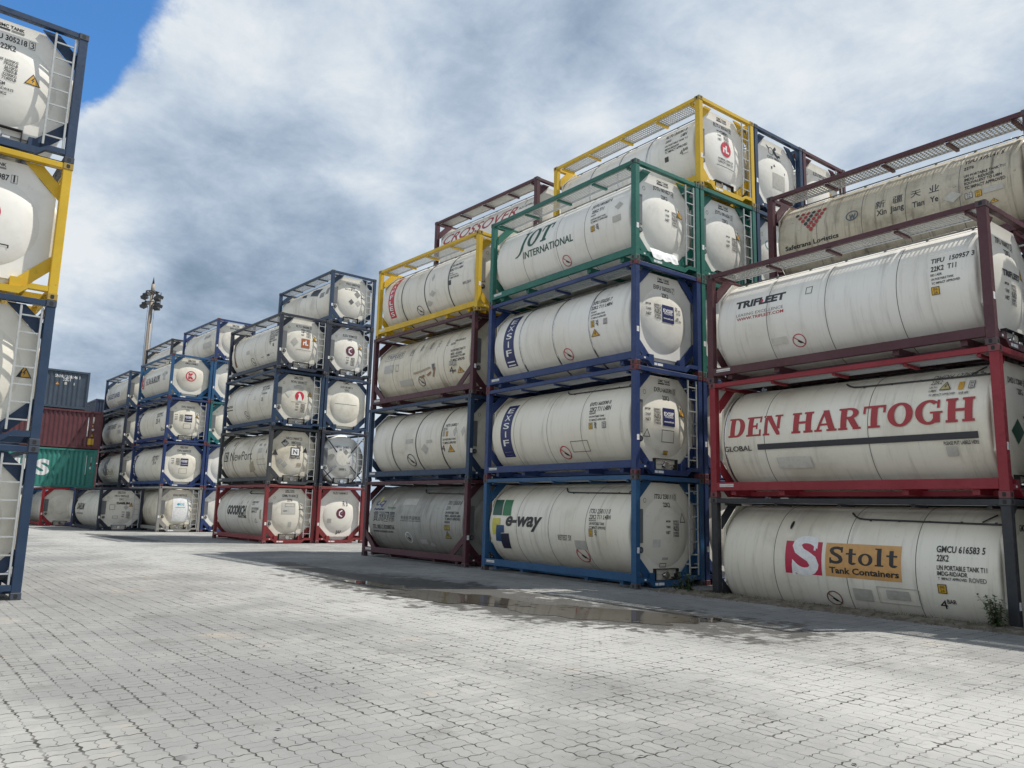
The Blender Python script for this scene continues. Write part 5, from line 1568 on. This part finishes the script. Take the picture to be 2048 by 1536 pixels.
def dry(loc, rz, length, mat, label, marks=(), group='corrugated dry containers closing the yard'):
    """origin: near bottom corner; long side along -x (towards the local left), facing -y"""
    root = empty('dry_container', loc, rz)
    tag(root, label, 'shipping container', group)
    W, H = CW, CH
    bm = bmesh.new()
    for x in (-length, -.13):
        for y in (0, W - .13):
            box(bm, x, x + .13, y, y + .13, 0, H, bev=.006)
    for y in (.005, W - .085):
        box(bm, -length + .13, -.13, y, y + .08, 0.02, .17)
        box(bm, -length + .13, -.13, y, y + .08, H - .13, H - .01)
    for x in (-length + .005, -.085):
        box(bm, x, x + .08, .13, W - .13, .02, .17)
        box(bm, x, x + .08, .13, W - .13, H - .13, H - .01)
    box(bm, -length + .06, -.06, .06, W - .06, H - .06, H - .03)
    mesh_obj('frame', bm, mat, root)
    for yy, s_ in ((.05, 1), (W - .05, -1)):
        bm = bmesh.new()
        pts = []
        x = -length + .13
        per = .278
        while x < -.13 - per:
            pts += [(x, yy), (x + .07, yy), (x + .138, yy + s_ * .036), (x + .208, yy + s_ * .036)]
            x += per
        pts.append((-.13, yy))
        lo = [bm.verts.new((p[0], p[1], .17)) for p in pts]
        hi = [bm.verts.new((p[0], p[1], H - .13)) for p in pts]
        for i in range(len(pts) - 1):
            bm.faces.new((lo[i], lo[i + 1], hi[i + 1], hi[i]))
        slots = [mat]
        if s_ == 1 and marks:
            lst = []
            for d in marks: lst += marks_to_pieces(d)
            def fl(u, v, h):
                k = ((u + length - .13) % per)
                dep = 0 if k < .07 else (.036 * (k - .07) / .068 if k < .138 else (.036 if k < .208 else .036 * (1 - (k - .208) / .07)))
                return (u, yy + dep - h, v)
            lay_marks(bm, slots, lst, fl, .0345, 0, .006)
        mesh_obj('side_panel', bm, slots, root)
    bm = bmesh.new()
    pts = []
    y = .13
    while y < W - .13 - .2:
        pts += [(y, -.03), (y + .06, -.03), (y + .1, -.065), (y + .16, -.065)]
        y += .2
    pts.append((W - .13, -.03))
    lo = [bm.verts.new((p[1], p[0], .17)) for p in pts]; hi = [bm.verts.new((p[1], p[0], H - .13)) for p in pts]
    for i in range(len(pts) - 1): bm.faces.new((lo[i], lo[i + 1], hi[i + 1], hi[i]))
    mesh_obj('end_panel', bm, mat, root)
    return root


# they lie across the lane: their long side faces +x, so turn by +90 degrees (local -y -> world +x, local -x -> world -y)
DX = -59.3
dry((DX, 12.05, 2.50), R(90), 12.19, 'dry_green', 'green corrugated dry container with white capital lettering',
    [('t', 'LINES', 'white', (-6.9, .75, -2.75, 1.55), {'b': .045}), ('t', 'CHINA', 'white', (-11.6, .75, -7.9, 1.55), {'b': .045}), ('r', 'white', (-.62, .9, -.58, 2.2)), ('r', 'plate', (-.34, 1.75, -.25, 2.1)), ('tri', 'amber', (-.38, .95, -.18, 1.15)), ('dia', 'white', (-.4, 1.25, -.22, 1.45)), ('r', 'brown', (-.36, 1.5, -.24, 1.68))])
dry((DX, 12.2, 5.13), R(90), 12.19, 'dry_maroon', 'maroon corrugated dry container standing on the green one, yellow stickers at its end',
    [('r', 'white', (-.92, .85, -.86, 2.15)), ('r', 'plate', (-.62, 1.75, -.52, 2.2)), ('r', 'orange', (-.64, 1.5, -.54, 1.66)), ('dia', 'white', (-.66, 1.22, -.46, 1.44)), ('tri', 'amber', (-.7, .85, -.46, 1.1)), ('r', 'yellow', (-.82, .3, -.44, .72))])
dry((DX, 11.1, 7.76), R(90), 12.19, 'dry_slate', 'slate blue corrugated dry container on top of the maroon one',
    [('t', 'SNHU 208148 1', 'white', (-2.1, 2.05, -.6, 2.2)), ('t', '22G1', 'white', (-1.6, 1.85, -1.15, 1.97)), ('tri', 'amber', (-2.05, 1.55, -1.75, 1.8)), ('r', 'plate', (-1.5, 1.6, -1.35, 1.78)), ('r', 'plate', (-.95, 1.6, -.88, 1.78))])
dry((-70.2, 13.75, 7.3), 0.0, 6.058, 'dry_navy', 'dark navy corrugated dry container showing between the maroon one and the farthest tanks')
for i in range(2):
    dry((-70.2, 13.75, 2.05 + i * 2.62), 0.0, 6.058, 'dry_maroon', 'shadowed maroon dry container stacked under the dark navy one')
dry((-70.2, 13.75, -.56), 0.0, 6.058, 'dry_maroon', 'shadowed maroon dry container stacked under the dark navy one')

# fence of grey sheet with a blue top behind the ground row
bm = bmesh.new()
for i in range(60):
    y = 0.0 + i * .25
    box(bm, -64.06, -64.0 + (.02 if i % 2 else 0), y, y + .25, 0, 2.0)
root = empty('sheet_fence', (0, 0, 0))
tag(root, 'pale grey sheet fence with a blue top band behind the ground row at far left', 'fence')
mesh_obj('sheet_panel', bm, 'paint_plate', root)
bm = bmesh.new(); box(bm, -64.08, -63.9, 0, 15, 2.0, 2.45)
mesh_obj('top_band', bm, 'enamel_blue', root)

# ------------------------------------------------------------------ floodlight mast
root = empty('floodlight_mast', (-66.6, 16.3, 0))
tag(root, 'tall weathered floodlight mast rising behind the far stacks, lamps at its head', 'light mast')
flat('mast_paint', (0.25, 0.215, 0.18), 0.6)
bm = bmesh.new()
tube(bm, [(0, 0, 0), (0, 0, 8), (0, 0, 18.4)], [.27, .21, .15], 14)
tube(bm, [(0, 0, 18.4), (0, 0, 19.3)], [.16, .14], 12)
mesh_obj('pole', bm, 'mast_paint', root)
bm = bmesh.new(); tube(bm, [(0, 0, 19.3), (0, 0, 19.9)], [.10, .02], 6)
mesh_obj('lightning_rod', bm, 'dark_steel', root)
bm = bmesh.new()
for z, w in ((17.7, .72), (18.6, .62)):
    for a in (R(40), R(130)):
        c, s_ = math.cos(a), math.sin(a)
        tube(bm, [(-w * c, -w * s_, z), (w * c, w * s_, z)], .05, 6)
    n = 14
    tube(bm, [(.45 * math.cos(2 * math.pi * i / n), .45 * math.sin(2 * math.pi * i / n), z + .05) for i in range(n + 1)], .04, 6)
mesh_obj('lamp_ring', bm, 'dark_steel', root)
for z in (17.65, 18.4):
    for k in range(4):
        a = R(40 + 90 * k)
        bm = bmesh.new()
        prism(bm, [(-.26, -.16), (.26, -.16), (.20, .10), (-.20, .10)], 'x', -.14, .26)
        tube(bm, [(.1, 0, .1), (0, 0, .32)], .03, 6)
        o = mesh_obj('floodlight', bm, 'dark_steel', root)
        o.location = (.66 * math.cos(a), .66 * math.sin(a), z - .1)
        o.rotation_euler = (0, R(25), a)
for dx_, dy_ in ((.30, .22), (-.34, -.2)):
    bm = bmesh.new(); tube(bm, [(dx_, dy_, 0), (dx_ * .75, dy_ * .75, 9), (dx_ * .9, dy_ * .9, 17.5)], .014, 5)
    mesh_obj('cable', bm, 'dark_steel', root)

# ------------------------------------------------------------------ plants along the edge
def leaf_mat(name, c0, c1):
    m, g, b = new_mat(name)
    oc = g.n('ShaderNodeTexCoord').outputs['Object']
    g.set(b.inputs['Base Color'], g.mix(g.ss(g.noise(oc, 9.0, 3), .35, .7), (*c0, 1), (*c1, 1)))
    b.inputs['Roughness'].default_value = .55
    b.inputs['Subsurface Weight'].default_value = .0


leaf_mat('weed_leaf', (0.030, 0.062, 0.020), (0.075, 0.115, 0.040))
leaf_mat('dark_leaf', (0.018, 0.045, 0.018), (0.045, 0.085, 0.032))
leaf_mat('dry_grass', (0.07, 0.085, 0.035), (0.19, 0.17, 0.09))
leaf_mat('weed_stem', (0.10, 0.09, 0.05), (0.13, 0.12, 0.06))


def blade(bm, base, dirn, length, width, droop, n=4, mi=0):
    d = Vector(dirn).normalized()
    side = d.cross(Vector((0, 0, 1)))
    side = side.normalized() if side.length > 1e-4 else Vector((1, 0, 0))
    prev = None
    p = Vector(base)
    for i in range(n + 1):
        t_ = i / n
        w = width * math.sin(math.pi * min(1, .15 + .85 * t_)) * .5 + .0006
        a, b_ = bm.verts.new(p - side * w), bm.verts.new(p + side * w)
        if prev:
            f = bm.faces.new((prev[0], prev[1], b_, a)); f.material_index = mi
        prev = (a, b_)
        d = (d + Vector((0, 0, -droop / n))).normalized()
        p = p + d * (length / n)


def weed(loc, h, n, leaf, label, seed, spread=.3, lw=.05, group=None):
    rg = random.Random(seed)
    root = empty('weed', loc)
    tag(root, label, 'plant', group)
    bs, bl = bmesh.new(), bmesh.new()
    for i in range(n):
        a = rg.random() * 6.283
        lean = rg.random() * spread
        hh = h * (.45 + .55 * rg.random())
        b0 = Vector((rg.uniform(-.07, .07), rg.uniform(-.05, .05), 0))
        pts = [b0 + Vector((math.cos(a) * lean * hh * t_ ** 1.5, math.sin(a) * lean * hh * t_ ** 1.5, hh * t_)) for t_ in (0, .35, .7, 1)]
        tube(bs, [tuple(p) for p in pts], [.007, .006, .004, .002], 5)
        k = int(9 + 7 * rg.random())
        for j in range(k):
            t_ = .18 + .82 * j / k
            q = pts[0].lerp(pts[1], t_ / .35) if t_ < .35 else (pts[1].lerp(pts[2], (t_ - .35) / .35) if t_ < .7 else pts[2].lerp(pts[3], (t_ - .7) / .3))
            aa = rg.random() * 6.283
            ln = h * (.16 + .20 * rg.random()) * (1.15 - .5 * t_)
            blade(bl, q, (math.cos(aa), math.sin(aa), .25 + .9 * rg.random() * t_), ln, lw * (.6 + .6 * rg.random()), .5 + .7 * rg.random())
    mesh_obj('stem', bs, 'weed_stem', root)
    mesh_obj('leaves', bl, leaf, root)


weed((-4.98, 14.20, .04), .52, 16, 'weed_leaf', 'bushy green weed below the crimson and orange sign, near the right edge', 11, .55, .05)
weed((-11.02, 14.14, .03), .46, 16, 'dark_leaf', 'dark leafy bush in the gap between the middle and right-hand stacks', 12, .65, .06)
weed((-11.36, 14.22, .03), .26, 10, 'dark_leaf', 'lower dark weed at the foot of the end ladder in the gap between stacks', 13, .8, .05)
weed((-60.5, 10.2, 0), 1.5, 22, 'dark_leaf', 'green shrub by the sheet fence between the red frame and the navy frame', 14, .5, .14)
bm = bmesh.new()
rg = random.Random(21)
for i in range(1500):
    x = rg.uniform(-11.6, -3.2)
    if rg.random() < .35: x = rg.choice((-10.9, -9.6, -7.9, -6.4, -5.2, -4.2)) + rg.gauss(0, .22)
    y = rg.uniform(13.86, 14.34)
    z = .075 * math.exp(-((y - 14.16) / .16) ** 2) - .01
    a = rg.random() * 6.283
    blade(bm, (x, y, z), (math.cos(a) * .6, math.sin(a) * .6, 1), rg.uniform(.03, .12), .006, .8, 3)
tag(mesh_obj('grass', bm, 'dry_grass'), kind='stuff')
# stones and crumbs on the bank, leaves blown over the paving
bm = bmesh.new()
def pebble(x, y, z, r_):
    res = bmesh.ops.create_icosphere(bm, subdivisions=1, radius=r_)
    sx, sy, sz = rg.uniform(.7, 1.3), rg.uniform(.7, 1.3), rg.uniform(.4, .8)
    for v in res['verts']:
        v.co = Vector((v.co.x * sx + x + rg.uniform(-.15, .15) * r_, v.co.y * sy + y + rg.uniform(-.15, .15) * r_, v.co.z * sz + z))
for i in range(420):
    x, y = rg.uniform(-12.3, -3.0), 13.72 + abs(rg.gauss(0, .28))
    if y > 14.3: continue
    z = .07 * math.exp(-((y - 14.16) / .16) ** 2)
    pebble(x, y, z + .004, rg.choice((.006, .01, .014, .02)))
tag(mesh_obj('rubble', bm, 'soil'), kind='stuff')
bm = bmesh.new()
for i in range(260):
    x, y = rg.uniform(-20, -2.2), rg.uniform(.6, 12.5)
    if i % 3 == 0: x, y = rg.uniform(-9, -2.5), rg.uniform(.8, 7.0)
    s_ = rg.choice((.010, .014, .02, .03))
    a = rg.random() * 6.283
    z = .0065 + rg.random() * .004
    c, s2 = math.cos(a) * s_, math.sin(a) * s_
    bm.faces.new([bm.verts.new((x + c, y + s2, z)), bm.verts.new((x - s2 * .5, y + c * .5, z + .006)), bm.verts.new((x - c, y - s2, z)), bm.verts.new((x + s2 * .5, y - c * .5, z + .003))])
tag(mesh_obj('fallen_leaves_litter', bm, 'paint_dark'), kind='stuff')
bpy.context.view_layer.update()
